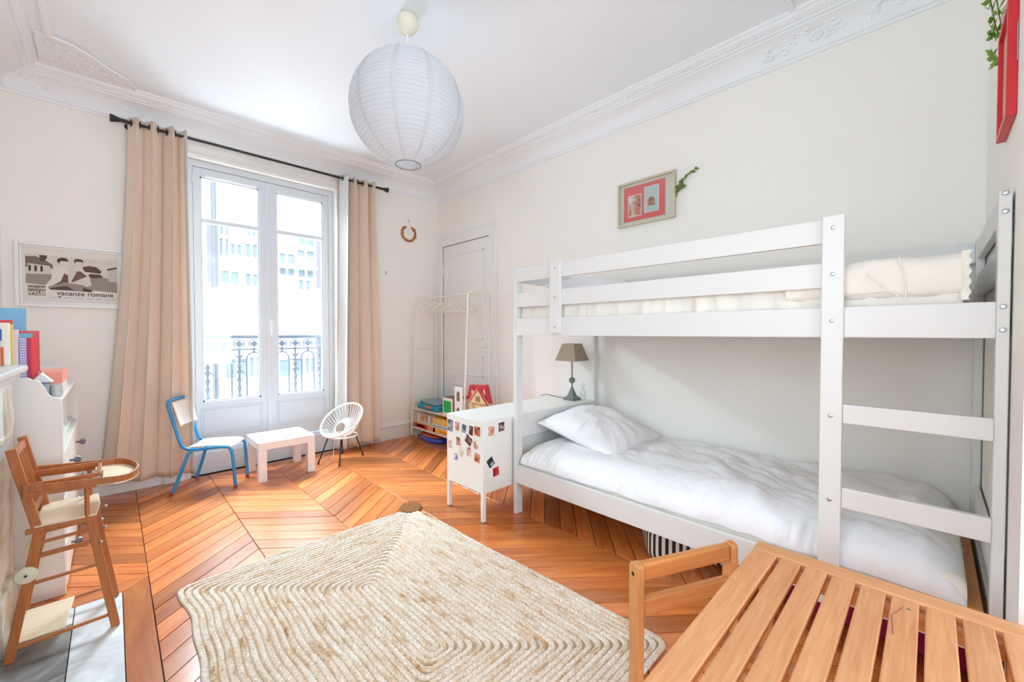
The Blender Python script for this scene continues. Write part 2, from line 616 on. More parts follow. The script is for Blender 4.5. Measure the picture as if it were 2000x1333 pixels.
# baseboards
def baseboard(name, axis, a0, a1, wallc, sgn):
    """profile swept along a straight wall"""
    prof = [(0, 0), (0.016, 0), (0.016, 0.135), (0.022, 0.14), (0.022, 0.152), (0.013, 0.158), (0.010, 0.176), (0, 0.18)]
    m = M()
    if axis == 'x':
        m.prism([(wallc + sgn * d, z) for d, z in prof], 'x', a0, a1)
    else:
        m.prism([(wallc + sgn * d, z) for d, z in prof], 'y', a0, a1)
    return struct(name, m, GLOSS)
baseboard('baseboard_window', 'x', 1.70, XR, YW, -1)
baseboard('baseboard_window_2', 'x', XL, 0.27, YW, -1)
baseboard('baseboard_bed', 'y', YE, 3.08, XR, -1)
baseboard('baseboard_left', 'y', 2.66, YW, XL, 1)
baseboard('baseboard_end', 'x', 1.62, XR, YE, 1)
for i, (x0, x1) in enumerate(((0.27, 0.42), (1.63, 1.70))):
    struct('trim_%d' % (2 + i), M().prism([(x0, YW - 0.04), (x1 - 0.03, YW - 0.04), (x1, YW - 0.01), (x1, YW), (x0, YW)], 'z', 0, 0.21), GLOSS, bevel=0.003)

# cornice, mitred at the corners, one object per side
PROF = [(0, 2.715), (0.012, 2.715), (0.014, 2.728), (0.026, 2.733), (0.028, 2.746), (0.016, 2.752), (0.018, 2.758), (0.024, 2.78), (0.040, 2.803), (0.064, 2.822), (0.095, 2.834), (0.116, 2.838), (0.117, 2.846), (0.134, 2.848), (0.137, 2.858), (0.150, 2.861), (0.158, 2.869), (0.170, 2.871), (0.174, 2.884), (0.188, 2.888), (0.192, 2.90), (0, 2.90)]
def cornice(name, side):
    V = []
    for e in (0, 1):
        for d, z in PROF:
            x0, x1, y0, y1 = XL + d, XR - d, YE + d, YW - d
            V.append({'window': ((x0, y1, z), (x1, y1, z)), 'bed': ((x1, y1, z), (x1, y0, z)), 'left': ((x0, y0, z), (x0, y1, z)), 'end': ((x1, y0, z), (x0, y0, z))}[side][e])
    n = len(PROF)
    return struct(name, M().add(V, [(i, (i + 1) % n, n + (i + 1) % n, n + i) for i in range(n)]), PLAS, smooth=True)
c_w, c_b, c_l, c_e = cornice('trim_4', 'window'), cornice('trim_5', 'bed'), cornice('trim_6', 'left'), cornice('trim_7', 'end')
def beads(parent, p0, p1, step=0.0135):
    m = M()
    a, b = Vector(p0), Vector(p1)
    n = int((b - a).length / step)
    for i in range(n):
        if i % 5 == 4: continue
        m.ball(a.lerp(b, (i + 0.5) / n), 0.0055, 5, 3)
    obj('bead_row', m, PLAS, parent, kind='stuff', recalc=False)
d0, z0 = 0.149, 2.858
beads(c_w, (XL + d0, YW - d0, z0), (XR - d0, YW - d0, z0))
beads(c_b, (XR - d0, YW - d0, z0), (XR - d0, YE + d0, z0))
beads(c_l, (XL + d0, 1.6, z0), (XL + d0, YW - d0, z0))
# inner ceiling moulding beside the left cornice
struct('trim_8', M().prism([(-0.262, 2.90), (-0.262, 2.893), (-0.252, 2.884), (-0.236, 2.884), (-0.226, 2.892), (-0.226, 2.90)], 'y', 0.3, 3.60), PLAS, smooth=True)
# carved corner spandrel on the ceiling
spo = [(-0.30, 3.60), (-0.232, 3.585), (-0.15, 3.60), (-0.066, 3.675), (0.013, 3.765), (0.087, 3.825), (0.135, 3.92), (0.14, 3.965), (-0.31, 3.965)]
spandrel = struct('trim_9', M().prism(spo, 'z', 2.889, 2.90), PLAS, bevel=0.004)
obj('spandrel_rim', M().tube([(x, y, 2.889) for x, y in spo[1:8]], 0.009, 8), PLAS, spandrel, smooth=True)
def leaf_scroll(m, c, r, turns, tilt, z, dirn=1, rad=0.006):
    pts = []
    for i in range(22):
        t = i / 21
        a = tilt + dirn * turns * 2 * math.pi * t
        rr = r * (1 - 0.8 * t)
        pts.append((c[0] + rr * math.cos(a), c[1] + rr * math.sin(a), z))
    m.tube(pts, [rad * (1 - 0.5 * i / 21) for i in range(22)], 6)
m = M()
rs = random.Random(4)
for c, r, t, d in (((-0.2, 3.70), 0.045, 0.3, 1), ((-0.1, 3.74), 0.05, 1.6, -1), ((-0.02, 3.82), 0.045, 0.6, 1), ((0.06, 3.90), 0.04, 2.2, -1), ((-0.2, 3.82), 0.055, 2.0, 1), ((-0.1, 3.88), 0.05, 4.0, -1), ((-0.26, 3.91), 0.04, 1.0, 1)):
    leaf_scroll(m, c, r, 1.3, t, 2.887, d)
for k in range(46):
    x = rs.uniform(-0.27, 0.1); y = rs.uniform(3.64 + max(0, (x + 0.1)) * 1.2, 3.95)
    a = rs.uniform(0, 6.28)
    m.ball((x, y, 2.887), 0.011, 6, 4, (1.3 + abs(math.cos(a)), 1.2 + abs(math.sin(a)), 0.55))
obj('acanthus_relief', m, PLAS, spandrel, smooth=True, recalc=False, kind='stuff')
def cove_relief(name, parent, fpos, n, seed, amp=0.012):
    """small leaves and scrolls applied to the cove"""
    m = M(); rr = random.Random(seed)
    for k in range(n):
        s_ = rr.random(); t = rr.uniform(0.15, 0.9)
        p, nrm = fpos(s_, t)
        q = amp * rr.uniform(0.5, 1.25)
        m.ball(p, q, 6, 4, (rr.uniform(0.7, 1.5), rr.uniform(0.7, 1.9), rr.uniform(0.6, 1.3)))
    obj(name, m, PLAS, parent, smooth=True, recalc=False, kind='stuff')
def cove_pt(t):
    a = t * math.pi / 2
    return 0.02 + 0.09 * (1 - math.cos(a)), 2.758 + 0.078 * math.sin(a)
def on_bed(y0, y1):
    def f(s_, t):
        d, z = cove_pt(t * (1 - abs(s_ - 0.5) * 0.6))
        return (XR - d, y0 + (y1 - y0) * s_, z), None
    return f
def on_win(x0, x1):
    def f(s_, t):
        d, z = cove_pt(t)
        return (x0 + (x1 - x0) * s_, YW - d, z), None
    return f
cove_relief('acanthus_relief', c_b, on_bed(0.72, 0.34), 60, 3)
cove_relief('acanthus_relief', c_b, on_bed(0.24, -0.05), 40, 5)
cove_relief('acanthus_relief', c_b, on_bed(4.05, 3.97), 14, 6, 0.010)
cove_relief('acanthus_relief', c_w, on_win(2.64, 2.72), 14, 7, 0.010)
cove_relief('acanthus_relief', c_w, on_win(-0.40, -0.28), 22, 8, 0.012)
cove_relief('acanthus_relief', c_w, on_win(-0.05, 0.20), 26, 9, 0.008)
struct('trim_10', M().prism([(2.40, 0.56), (2.62, 0.56), (2.62, 0.53), (2.40, 0.535)], 'z', 2.888, 2.90), PLAS, bevel=0.003)

# ------------------------------------------------------------------ window
YF = 4.25
win = thing('window_1', '', '', (1.03, YF, 0.19), kind='structure')
fr = M().prism([(0.44, 0.19), (0.487, 0.19), (0.487, 2.545), (1.568, 2.545), (1.568, 0.19), (1.615, 0.19), (1.615, 2.60), (0.44, 2.60)], 'y', YF - 0.004, YF + 0.08)
obj('window_frame', fr, WINP, win, bevel=0.003)
obj('window_sill', M().prism([(YF - 0.05, 0), (YF + 0.2, 0), (YF + 0.2, 0.19), (YF - 0.02, 0.19), (YF - 0.03, 0.175), (YF - 0.05, 0.17)], 'x', 0.44, 1.615), WINP, win, bevel=0.002)
def leaf(x0, x1, g0, g1):
    l = obj('casement', M().box(x0, g0, YF, YF + 0.055, 0.20, 2.54).box(g1, x1, YF, YF + 0.055, 0.20, 2.54).box(g0, g1, YF + 0.001, YF + 0.055, 2.47, 2.54).box(g0, g1, YF + 0.001, YF + 0.055, 0.20, 0.59), WINP, win, bevel=0.002)
    obj('pane', M().box(g0, g1, YF + 0.026, YF + 0.030, 0.585, 2.475), GLASS, l)
    # glazing bead around the glass
    gb = M()
    for a, bb, c_, d_ in ((g0, g0 + 0.012, 0.59, 2.47), (g1 - 0.012, g1, 0.59, 2.47), (g0, g1, 0.59, 0.602), (g0, g1, 2.458, 2.47)):
        gb.box(a, bb, YF + 0.010, YF + 0.026, c_, d_)
    obj('glazing_bead', gb, WINP, l)
    obj('muntin', M().box(g0, g1, YF + 0.008, YF + 0.046, 2.094, 2.130), WINP, l, bevel=0.003)
    p0, p1 = g0 - 0.015, g1 + 0.015
    pm = M()
    for a, bb, c_, d_ in ((p0, p1, 0.31, 0.318), (p0, p1, 0.532, 0.54), (p0, p0 + 0.008, 0.31, 0.54), (p1 - 0.008, p1, 0.31, 0.54), (p0 + 0.02, p1 - 0.02, 0.328, 0.333), (p0 + 0.02, p1 - 0.02, 0.518, 0.523), (p0 + 0.02, p0 + 0.025, 0.328, 0.523), (p1 - 0.025, p1 - 0.02, 0.328, 0.523)):
        pm.box(a, bb, YF - 0.006, YF + 0.002, c_, d_)
    obj('panel_moulding', pm, WINP, l, bevel=0.0015)
    return l
lf = leaf(0.489, 1.028, 0.536, 0.962)
rt = leaf(1.030, 1.566, 1.100, 1.516)
obj('vent_strip', M().box(0.57, 0.94, YF - 0.012, YF, 2.472, 2.492), GLOSS, lf, bevel=0.003)
obj('astragal', M().box(1.010, 1.050, YF - 0.010, YF + 0.002, 0.21, 2.53), WINP, rt, bevel=0.004)
hd = obj('handle', M().box(1.030, 1.056, YF - 0.020, YF - 0.010, 1.16, 1.30), GLOSS, rt, bevel=0.004)
obj('lever', M().tube([(1.043, YF - 0.015, 1.265), (1.043, YF - 0.055, 1.265)], 0.008, 10).tube([(1.043, YF - 0.055, 1.272), (1.043, YF - 0.058, 1.20), (1.043, YF - 0.052, 1.14)], [0.010, 0.009, 0.007], 10), GLOSS, hd, smooth=True)
for x in (0.487, 1.568):
    for z in (0.62, 1.55, 2.44):
        obj('hinge', M().tube([(x, YF - 0.010, z - 0.04), (x, YF - 0.010, z + 0.04)], 0.007, 8), WINP, win, smooth=True)
struct('trim_11', M().prism([(YW, 2.575), (YW - 0.015, 2.58), (YW - 0.022, 2.60), (YW - 0.012, 2.625), (YW - 0.03, 2.65), (YW - 0.03, 2.668), (YW, 2.672)], 'x', 0.40, 1.66), GLOSS, smooth=True)

# ------------------------------------------------------------------ closet door on the bed wall
door = thing('door_1', '', '', (XR, 3.6, 0), kind='structure')
cs = M()
cy0, cy1, ly0, ly1 = 3.087, 4.10, 3.198, 4.018
for k, (o0, z1, dd) in enumerate(((0.0, 2.31, 0.022), (0.028, 2.285, 0.030), (0.066, 2.245, 0.020))):
    y0, y1 = cy0 + o0, cy1 - o0 * 0.72
    yi0, yi1, zi = ly0 - 0.002, ly1 + 0.002, 2.178
    cs.prism([(y0, 0), (yi0, 0), (yi0, zi), (yi1, zi), (yi1, 0), (y1, 0), (y1, z1), (y0, z1)], 'x', XR - dd, XR - (0 if k == 0 else 0.001))
obj('casing', cs, GLOSS, door, bevel=0.004)
lfm = obj('door_leaf', M().box(XR - 0.014, XR, ly0, ly1, 0.01, 2.174), GLOSS, door, bevel=0.0015)
for z0_, z1_ in ((0.12, 0.60), (0.70, 0.92), (1.10, 2.06)):
    for y0_, y1_ in ((3.29, 3.93),):
        pm = M()
        for a, b_, c_, d_ in ((y0_, y1_, z0_, z0_ + 0.018), (y0_, y1_, z1_ - 0.018, z1_), (y0_, y0_ + 0.018, z0_, z1_), (y1_ - 0.018, y1_, z0_, z1_)):
            pm.box(XR - 0.020, XR - 0.013, a, b_, c_, d_)
        obj('panel_moulding', pm, GLOSS, lfm, bevel=0.003)
kn = obj('door_knob', M().lathe([(0.028, 0), (0.028, 0.006), (0.010, 0.010), (0.010, 0.03), (0.020, 0.036), (0.025, 0.048), (0.020, 0.060), (0.004, 0.064)], 20, (XR - 0.014, 3.26, 1.03), Matrix.Rotation(-math.pi / 2, 3, 'Y')), GLOSS, door, smooth=True)
obj('lock_plate', M().box(XR - 0.032, XR - 0.014, 3.20, 3.33, 0.985, 1.075), GLOSS, door, bevel=0.004)
for z in (1.9, 0.35):
    obj('hinge', M().tube([(XR - 0.018, ly1, z - 0.045), (XR - 0.018, ly1, z + 0.045)], 0.007, 8), GLOSS, door, smooth=True)

# ------------------------------------------------------------------ outside: railing, houses, street lamp
IRON = mat('grey_painted_iron', (84, 92, 102), 0.5, vary=0.05)
YB = 4.60
rail = thing('balcony_railing', 'ornate iron balcony railing outside the tall window', 'railing', (1.03, YB, 0.02))
obj('top_rail', M().box(0.25, 1.85, YB - 0.025, YB + 0.025, 1.118, 1.150), IRON, rail, bevel=0.004)
for nm, z in (('middle_rail', 1.012), ('lower_rail', 0.10)):
    obj(nm, M().box(0.25, 1.85, YB - 0.008, YB + 0.008, z - 0.007, z + 0.007), IRON, rail)
per = 0.2455
for k in range(6):
    x = 0.371 + per * k
    m = M().tube([(x, YB, 0.09), (x, YB, 1.02)], 0.010, 6)
    for z in (0.16, 0.24, 0.32, 0.40, 0.48, 0.56, 0.64, 0.72, 0.80):
        m.lathe([(0.010, z - 0.03), (0.022, z + 0.012), (0.017, z + 0.02), (0.011, z + 0.028)], 6, (x, YB, 0))
    for sg in (-1, 1):
        for z, q in ((0.955, 1), (0.80, -1)):
            m.tube([(x, YB, z - 0.03 * q), (x + sg * 0.022, YB, z), (x + sg * 0.046, YB, z + 0.014 * q)], [0.010, 0.008, 0.003], 5)
    m.ball((x, YB, 0.945), 0.02, 8, 6); m.ball((x, YB, 0.855), 0.022, 8, 6)
    obj('ornate_baluster', m, IRON, rail, smooth=True)
    if k < 5:
        xc = x + per / 2
        r = 0.062
        pts = [(xc - r, YB, 0.09), (xc - r, YB, 0.92)] + arc((xc, 0.92), r, 180, 0, 10, 'xz', YB)[1:] + [(xc + r, YB, 0.09)]
        m = M().tube(pts, 0.0075, 6).tube([(xc, YB, 0.98), (xc, YB, 1.02)], 0.010, 6)
        obj('arched_bar', m, IRON, rail, smooth=True)
        obj('cross_bar', M().tube([(x - per / 2 + r, YB, 0.90), (xc - r, YB, 0.90)], 0.007, 6), IRON, rail)
    for xm in (x, x + per / 2):
        m = M().tube(arc((xm, 1.066), 0.043, 0, 350, 16, 'xz', YB), 0.0045, 5, closed=True)
        m.prism([(xm - 0.034, 1.066), (xm, 1.032), (xm + 0.034, 1.066), (xm, 1.100)], 'y', YB - 0.006, YB + 0.006)
        obj('medallion', m, IRON, rail)
        obj('ring', M().tube(arc((xm + per / 4, 1.066), 0.024, 0, 340, 12, 'xz', YB), 0.004, 5, closed=True), IRON, rail)
single('balcony_slab', 'pale stone balcony slab under the iron railing', 'balcony', M().box(0.1, 2.0, 4.42, 4.72, -0.10, 0.09), mat('pale_stone', (225, 222, 214), 0.8), (1.03, 4.6, -0.1), bevel=0.01)

def ypt(u, v, y):
    """a measured sight-line turned into a point on a plane of constant y"""
    d = Vector((math.sin(YAW), math.cos(YAW), 0)); r = Vector((math.cos(YAW), -math.sin(YAW), 0))
    q = d + r * ((u - 1000) / 800)
    t = y / q.y
    return q.x * t, 1.17 - (v - 651) / 800 * t

FAC = mat('facade_limewash', (236, 232, 226), 0.9, vary=0.02)
FRM = mat('facade_trim', (226, 226, 226), 0.8)
PGL = mat('facade_pane', (108, 121, 129), 0.25, vary=0.3, vscale=2)
SHT = mat('lavender_shutter', (112, 106, 116), 0.7)
YH = 13.0
house = thing('building', 'pale apartment building across the street with many windows', 'building', (2.5, YH, -6))
obj('wall', M().box(-4, 9.5, YH, YH + 1.0, -6, 7.2), FAC, house)
obj('cornice', M().box(-4, 9.5, YH - 0.35, YH, 1.10, 1.30), FRM, house, bevel=0.03)
obj('cornice', M().box(-4, 9.5, YH - 0.25, YH, 3.02, 3.14), FRM, house, bevel=0.03)
obj('roof', M().prism([(YH - 0.3, 7.2), (YH + 1.0, 7.2), (YH + 1.0, 8.6), (YH + 0.7, 8.6)], 'x', -4, 9.5), mat('pale_zinc', (206, 212, 220), 0.6), house)
wr = [(432, 448, 437, 462, 0), (484, 500, 447, 470, 0), (430, 447, 467, 502, 0), (452, 472, 478, 500, 0), (480, 503, 478, 506, 1), (432, 466, 530, 556, 0), (480, 503, 536, 560, 0), (545, 574, 496, 540, 0), (582, 612, 462, 484, 0), (580, 612, 490, 505, 0), (582, 610, 522, 545, 1), (582, 604, 548, 568, 0), (438, 480, 702, 736, 0), (485, 506, 698, 734, 0), (543, 588, 703, 732, 0), (593, 610, 700, 728, 0), (394, 402, 440, 462, 0), (394, 402, 474, 500, 0)]
for wi, (u0, u1, v0, v1, ar) in enumerate(wr):
    yo = 0.006 * wi
    x0, z1 = ypt(u0, v0, YH); x1, z0 = ypt(u1, v1, YH)
    if x1 < x0: x0, x1 = x1, x0
    f = M()
    t = 0.05
    for a, b_, c_, d_ in ((x0 - t, x0, z0 - t, z1 + t), (x1, x1 + t, z0 - t, z1 + t), (x0, x1, z1, z1 + t), (x0, x1, z0 - t, z0), ((x0 + x1) / 2 - 0.03, (x0 + x1) / 2 + 0.03, z0, z1)):
        f.box(a, b_, YH - 0.075 - yo, YH - 0.004 - yo, c_, d_)
    if ar:
        f.tube(arc(((x0 + x1) / 2, z1 + t), (x1 - x0) / 2, 10, 170, 12, 'xz', YH - 0.08 - yo), 0.035, 6)
    wf = obj('window', f, FRM, house)
    obj('pane', M().box(x0 + 0.002, x1 - 0.002, YH - 0.035 - yo, YH - 0.006 - yo, z0 + 0.002, z1 - 0.002), PGL, wf)
for u0, u1, v0, v1 in ((405, 427, 436, 553), (617, 625, 466, 565), (405, 424, 655, 700), (616, 624, 655, 728)):
    x0, z1 = ypt(u0, v0, YH - 0.1); x1, z0 = ypt(u1, v1, YH - 0.1)
    obj('shutter', M().box(x0, x1, YH - 0.26, YH - 0.20, z0, z1), SHT, house, bevel=0.02)
xp, _ = ypt(420.5, 500, 9.0)
lp = thing('street_lamp', 'thin grey street lamp post outside the left window leaf', 'lamp', (xp, 9.0, -6))
IRN2 = mat('lamp_post_grey', (92, 94, 98), 0.5)
obj('post', M().tube([(xp, 9.0, -6), (xp, 9.0, 0), (xp, 9.0, 5.2)], [0.10, 0.05, 0.04], 10), IRN2, lp, smooth=True)
obj('lamp_head', M().lathe([(0.03, 5.15), (0.16, 5.25), (0.20, 5.6), (0.10, 5.75), (0.02, 5.85)], 12, (xp, 9.0, 0)), IRN2, lp, smooth=True)
struct('street', M().box(-14, 20, 4.5, 14, -6.2, -6.0), mat('pale_asphalt', (190, 190, 190), 0.9))

# ------------------------------------------------------------------ curtain rod and curtains
YR, ZR = 4.05, 2.685
rod = thing('curtain_rod', 'long black curtain rod with flared finials above the window', 'curtain rod', (1.05, YR, ZR))
obj('pole', M().tube([(0.09, YR, ZR), (2.03, YR, ZR)], 0.0105, 12), BLACK, rod, smooth=True)
for x, s_ in ((0.09, -1), (2.03, 1)):
    obj('finial', M().lathe([(0.013, 0), (0.013, 0.015), (0.011, 0.02), (0.015, 0.035), (0.026, 0.075), (0.026, 0.082), (0.001, 0.084)], 16, (x, YR, ZR), Matrix.Rotation(s_ * math.pi / 2, 3, 'Y')), BLACK, rod, smooth=True)
for x in (0.105, 1.99):
    obj('bracket', M().tube([(x, YR, ZR), (x, YW, ZR)], 0.007, 8).lathe([(0.022, 0), (0.022, 0.006)], 14, (x, YW, ZR), Matrix.Rotation(math.pi / 2, 3, 'X')), BLACK, rod, smooth=True)

def curtain(name, label, xt, xb, folds, phase, ztop, hem, seed, lining=None, amp=(0.055, 0.06), power=1.0):
    t = thing(name, label, 'curtain', ((xt[0] + xt[1]) / 2, YR, ZR), group='beige curtains at the window')
    nu, nv = 130, 60
    u = np.linspace(0, 1, nu)[:, None] * np.ones((1, nv))
    v = np.ones((nu, 1)) * np.linspace(0, 1, nv)[None, :]
    z0h = hem[0] + (hem[1] - hem[0]) * u
    z = ztop + (z0h - ztop) * v
    sv = v ** 0.8
    xl = xt[0] + (xb[0] - xt[0]) * v ** power
    xr = xt[1] + (xb[1] - xt[1]) * v ** power
    uu = u + 0.03 * vnoise(u * 5, v * 2.2, seed) * sv
    ph = 2 * np.pi * folds * (uu + 0.02 * np.sin(uu * 9 + seed)) + phase
    A = amp[0] + (amp[1] - amp[0]) * v
    x = xl + (xr - xl) * uu + 0.018 * np.sin(2 * ph) * (0.4 + 0.6 * v)
    y = YR + A * np.sin(ph) * (0.85 + 0.25 * vnoise(u * 4, v * 1.5, seed + 3)) + 0.012 * vnoise(u * 7, v * 3, seed + 9) * sv
    y = np.minimum(y, YW - 0.025)
    P = np.stack([x, y, z], -1)
    obj('panel', M().grid(P), CURT, t, smooth=False, recalc=False, solid=0.003)
    o = t.children[0]
    o.data.polygons.foreach_set('use_smooth', [True] * len(o.data.polygons))
    # eyelets where the cloth crosses the rod
    for k in range(int(folds * 2) + 1):
        uk = (k * math.pi - phase) / (2 * math.pi * folds)
        if 0.01 < uk < 0.99:
            xk = xt[0] + (xt[1] - xt[0]) * uk
            obj('eyelet', M().tube([(xk, YR + 0.022 * math.cos(a), ZR + 0.022 * math.sin(a)) for a in [i * math.pi / 8 for i in range(16)]], 0.004, 6, closed=True), BLACK, t, smooth=True)
    if lining:
        a0, a1 = lining
        i0, i1 = int(a0 * (nu - 1)), int(a1 * (nu - 1))
        Q = P[i0:i1 + 1].copy()
        Q[..., 1] -= 0.012
        l = obj('lining', M().grid(Q), LINING, t, recalc=False, solid=0.002, label='white lining edge')
        l.data.polygons.foreach_set('use_smooth', [True] * len(l.data.polygons))
    return t
curtain('curtain', 'long beige eyelet curtain hanging beside the framed film poster', (0.108, 0.425), (-0.060, 0.430), 3.2, 2.6, 2.725, (0.10, 0.07), 11, lining=(0.965, 1.0), power=1.6, amp=(0.062, 0.07))
curtain('curtain', 'beige curtain with white lining edge hanging behind the round string chair', (1.60, 1.945), (1.545, 2.0), 3.4, 1.2, 2.725, (0.03, 0.035), 23, lining=(0.0, 0.30), amp=(0.06, 0.068))

# ------------------------------------------------------------------ paper lantern
lx, ly = 1.175, 2.02
lan = thing('paper_lantern', 'large round white paper lantern hanging from the ceiling', 'lamp', (lx, ly, H))
obj('ceiling_cup', M().lathe([(0.02, H), (0.045, H - 0.005), (0.058, H - 0.03), (0.056, H - 0.06), (0.040, H - 0.085), (0.010, H - 0.10)], 24, (lx, ly, 0)), mat('ivory_plastic', (232, 226, 206), 0.4), lan, smooth=True, label='ivory ceiling cup')
ZC, RL = 2.385, 0.30
obj('cord', M().tube([(lx, ly, H - 0.09), (lx, ly, ZC + 0.05)], 0.004, 8), GLOSS, lan, smooth=True)
PAPER = mat('rice_paper', (236, 239, 243), 0.85, vary=0.015, trans=0.45)
PAPG = mat('rice_paper_rib', (212, 214, 218), 0.85, vary=0.01)
PAPS = mat('rice_paper_double', (216, 217, 220), 0.85, vary=0.015, trans=0.2)
def lantern():
    nr, ns = 36, 8
    th0, th1 = math.radians(13), math.radians(167)
    vs = []
    nseg = 84
    rings = nr * 4
    R = np.zeros((rings + 1, nseg, 3))
    for i in range(rings + 1):
        th = th0 + (th1 - th0) * i / rings
        frac = (i % 4) / 4.0
        dent = 0.0035 * (abs(math.cos(math.pi * frac)) ** 2)
        r = RL * math.sin(th) * 1.01 + 0.0 - 0
        zz = RL * math.cos(th)
        for j in range(nseg):
            a = 2 * math.pi * j / nseg
            rad = r - 0.0045 * (1 - math.sin(math.pi * frac)) * 1.0 + 0.001 * math.sin(12 * a + i * 0.3)
            R[i, j] = (lx + rad * math.cos(a), ly + rad * math.sin(a), ZC + zz)
    return np.concatenate([R, R[:, :1]], 1)
LP = lantern()
sh = obj('shade', M().grid(LP[:, :-1].transpose(1, 0, 2), closeu=True), PAPER, lan, recalc=False)
sh.data.polygons.foreach_set('use_smooth', [True] * len(sh.data.polygons))
for i in range(2, 35):
    th = math.radians(13) + math.radians(154) * i / 36
    r = RL * math.sin(th) * 1.01 - 0.0036
    obj('rib', M().tube([(lx + r * math.cos(a), ly + r * math.sin(a), ZC + RL * math.cos(th)) for a in [j * math.pi / 32 for j in range(64)]], 0.0011, 4, closed=True), PAPG, lan, recalc=False)
# glued paper overlaps seen as vertical bands
for k in range(10):
    j = int((k + 0.35) * 84 / 10)
    a0 = 2 * math.pi * j / 84
    pts = []
    B = np.zeros((40, 2, 3))
    for i in range(40):
        th = math.radians(14) + math.radians(152) * i / 39
        for q, da in enumerate((-0.035, 0.035)):
            r = RL * math.sin(th) * 1.01 + 0.0012
            B[i, q] = (lx + r * math.cos(a0 + da), ly + r * math.sin(a0 + da), ZC + RL * math.cos(th))
    obj('paper_seam', M().grid(B), PAPS, lan, recalc=False)
rb = RL * math.sin(math.radians(167)) * 1.01
obj('wire_ring', M().tube([(lx + rb * math.cos(a), ly + rb * math.sin(a), ZC - RL * math.cos(math.radians(13))) for a in [i * math.pi / 16 for i in range(32)]], 0.003, 6, closed=True), mat('grey_wire', (150, 150, 150), 0.4, metal=0.6), lan, smooth=True)
obj('bulb', M().ball((lx, ly, ZC + 0.02), 0.045, 14, 10, (1, 1, 1.25)), mat('frosted_bulb', (240, 240, 236), 0.3), lan, smooth=True)

# ------------------------------------------------------------------ bunk bed
BX0, BX1, BYA, BYB = 1.85, 2.775, 1.882, -0.157      # front, back, head end, foot end
bed = thing('bunk_bed', 'white wooden bunk bed along the wall with ladder at its foot end', 'bed', (2.31, 0.86, 0))
def board(name, x0, x1, y0, y1, z0, z1, bv=0.003, **k):
    return obj(name, M().box(x0, x1, y0, y1, z0, z1), BEDW, bed, bevel=bv, **k)
PT = 0.026
for x in (BX0, BX1 - 0.058):
    for y in (BYA - PT, BYB):
        board('post', x, x + 0.058, y, y + PT, 0, 1.583)
ya, yb = BYB + PT, BYA - PT
RT = 0.022
board('guard_rail', BX0, BX0 + RT, 0.24, yb, 1.494, 1.581)
board('guard_rail', BX0, BX0 + RT, 0.24, yb, 1.333, 1.424)
board('side_rail', BX0, BX0 + RT, ya, yb, 1.154, 1.262)
board('side_rail', BX0, BX0 + RT, ya, yb, 0.204, 0.319)
board('guard_rail', BX1 - RT, BX1, ya, yb, 1.480, 1.567)
board('guard_rail', BX1 - RT, BX1, ya, yb, 1.30, 1.365)
board('side_rail', BX1 - RT, BX1, ya, yb, 1.154, 1.262)
board('side_rail', BX1 - RT, BX1, ya, yb, 0.204, 0.319)
for y0, y1 in ((yb + 0.002, yb + RT), (BYB + 0.002, BYB + RT)):
    for z0, z1 in ((1.494, 1.581), (1.333, 1.424), (1.154, 1.262), (0.204, 0.319)):
        board('end_board', BX0 + 0.058, BX1 - 0.058, y0, y1, z0, z1)
board('end_board', BX0 + 0.058, BX1 - 0.058, yb + 0.002, yb + RT, 0.49, 0.637)
board('end_board', BX0 + 0.058, BX1 - 0.058, BYB + 0.002, BYB + RT, 0.40, 0.50)
LAD = board('ladder_post', BX0 - 0.022, BX0 - 0.0005, 0.217, 0.280, 0.19, 1.586)
board('ladder_rung', BX0 - 0.006, BX0 + 0.020, ya, 0.217, 0.851, 0.918)
board('ladder_rung', BX0 - 0.006, BX0 + 0.020, ya, 0.217, 0.549, 0.621)
CL = board('guard_clamp', BX0 - 0.020, BX0 - 0.0005, 1.484, 1.563, 1.168, 1.592)
def bolt(pos, axis, parent, r=0.0065, ma=STEEL):
    R = {'x': Matrix.Rotation(-math.pi / 2, 3, 'Y'), 'y': Matrix.Rotation(-math.pi / 2, 3, 'X'), 'x2': Matrix.Rotation(-math.pi / 2, 3, 'Y')}[axis]
    m = M().lathe([(r, 0), (r, 0.0015), (r * 0.75, 0.0028), (r * 0.45, 0.0028), (r * 0.42, 0.001), (0.0005, 0.001)], 14, pos, R)
    return obj('bolt', m, ma, parent, smooth=True)
for z in (1.543, 1.379, 1.214, 0.876, 0.575):
    bolt((BX0 - 0.022, 0.248, z), 'x', LAD, 0.007)
for z in (1.545, 1.378, 1.205):
    bolt((BX0 - 0.020, 1.523, z), 'x', CL, 0.006)
posts = [o for o in bed.children if o.name.startswith('post')]
foot_front = posts[1]
for z in (1.575, 1.522, 1.247, 1.179):
    bolt((BX0, BYB + 0.013, z), 'x', foot_front, 0.0075)
for z in (1.562, 1.508, 1.245, 1.175, 0.30, 0.225):
    m = M().lathe([(0.007, 0), (0.007, 0.004), (0.004, 0.006)], 12, (BX0 + 0.012, BYA, z), Matrix.Rotation(-math.pi / 2, 3, 'X'))
    obj('bolt', m, STEEL, posts[0], smooth=True)
for z in (0.93, 0.905, 0.625, 0.60):
    obj('peg_hole', M().lathe([(0.003, 0), (0.003, 0.0006)], 10, (BX0 + 0.03, BYA - PT, z), Matrix.Rotation(math.pi / 2, 3, 'X')), DARKH, posts[0])
for k in range(11):
    y = 0.02 + k * 0.168
    obj('bed_slat', M().box(BX0 + RT, BX1 - RT, y - 0.04, y + 0.04, 0.232, 0.248), PINE, bed)
    obj('bed_slat', M().box(BX0 + RT, BX1 - RT, y - 0.04, y + 0.04, 1.182, 1.198), PINE, bed)
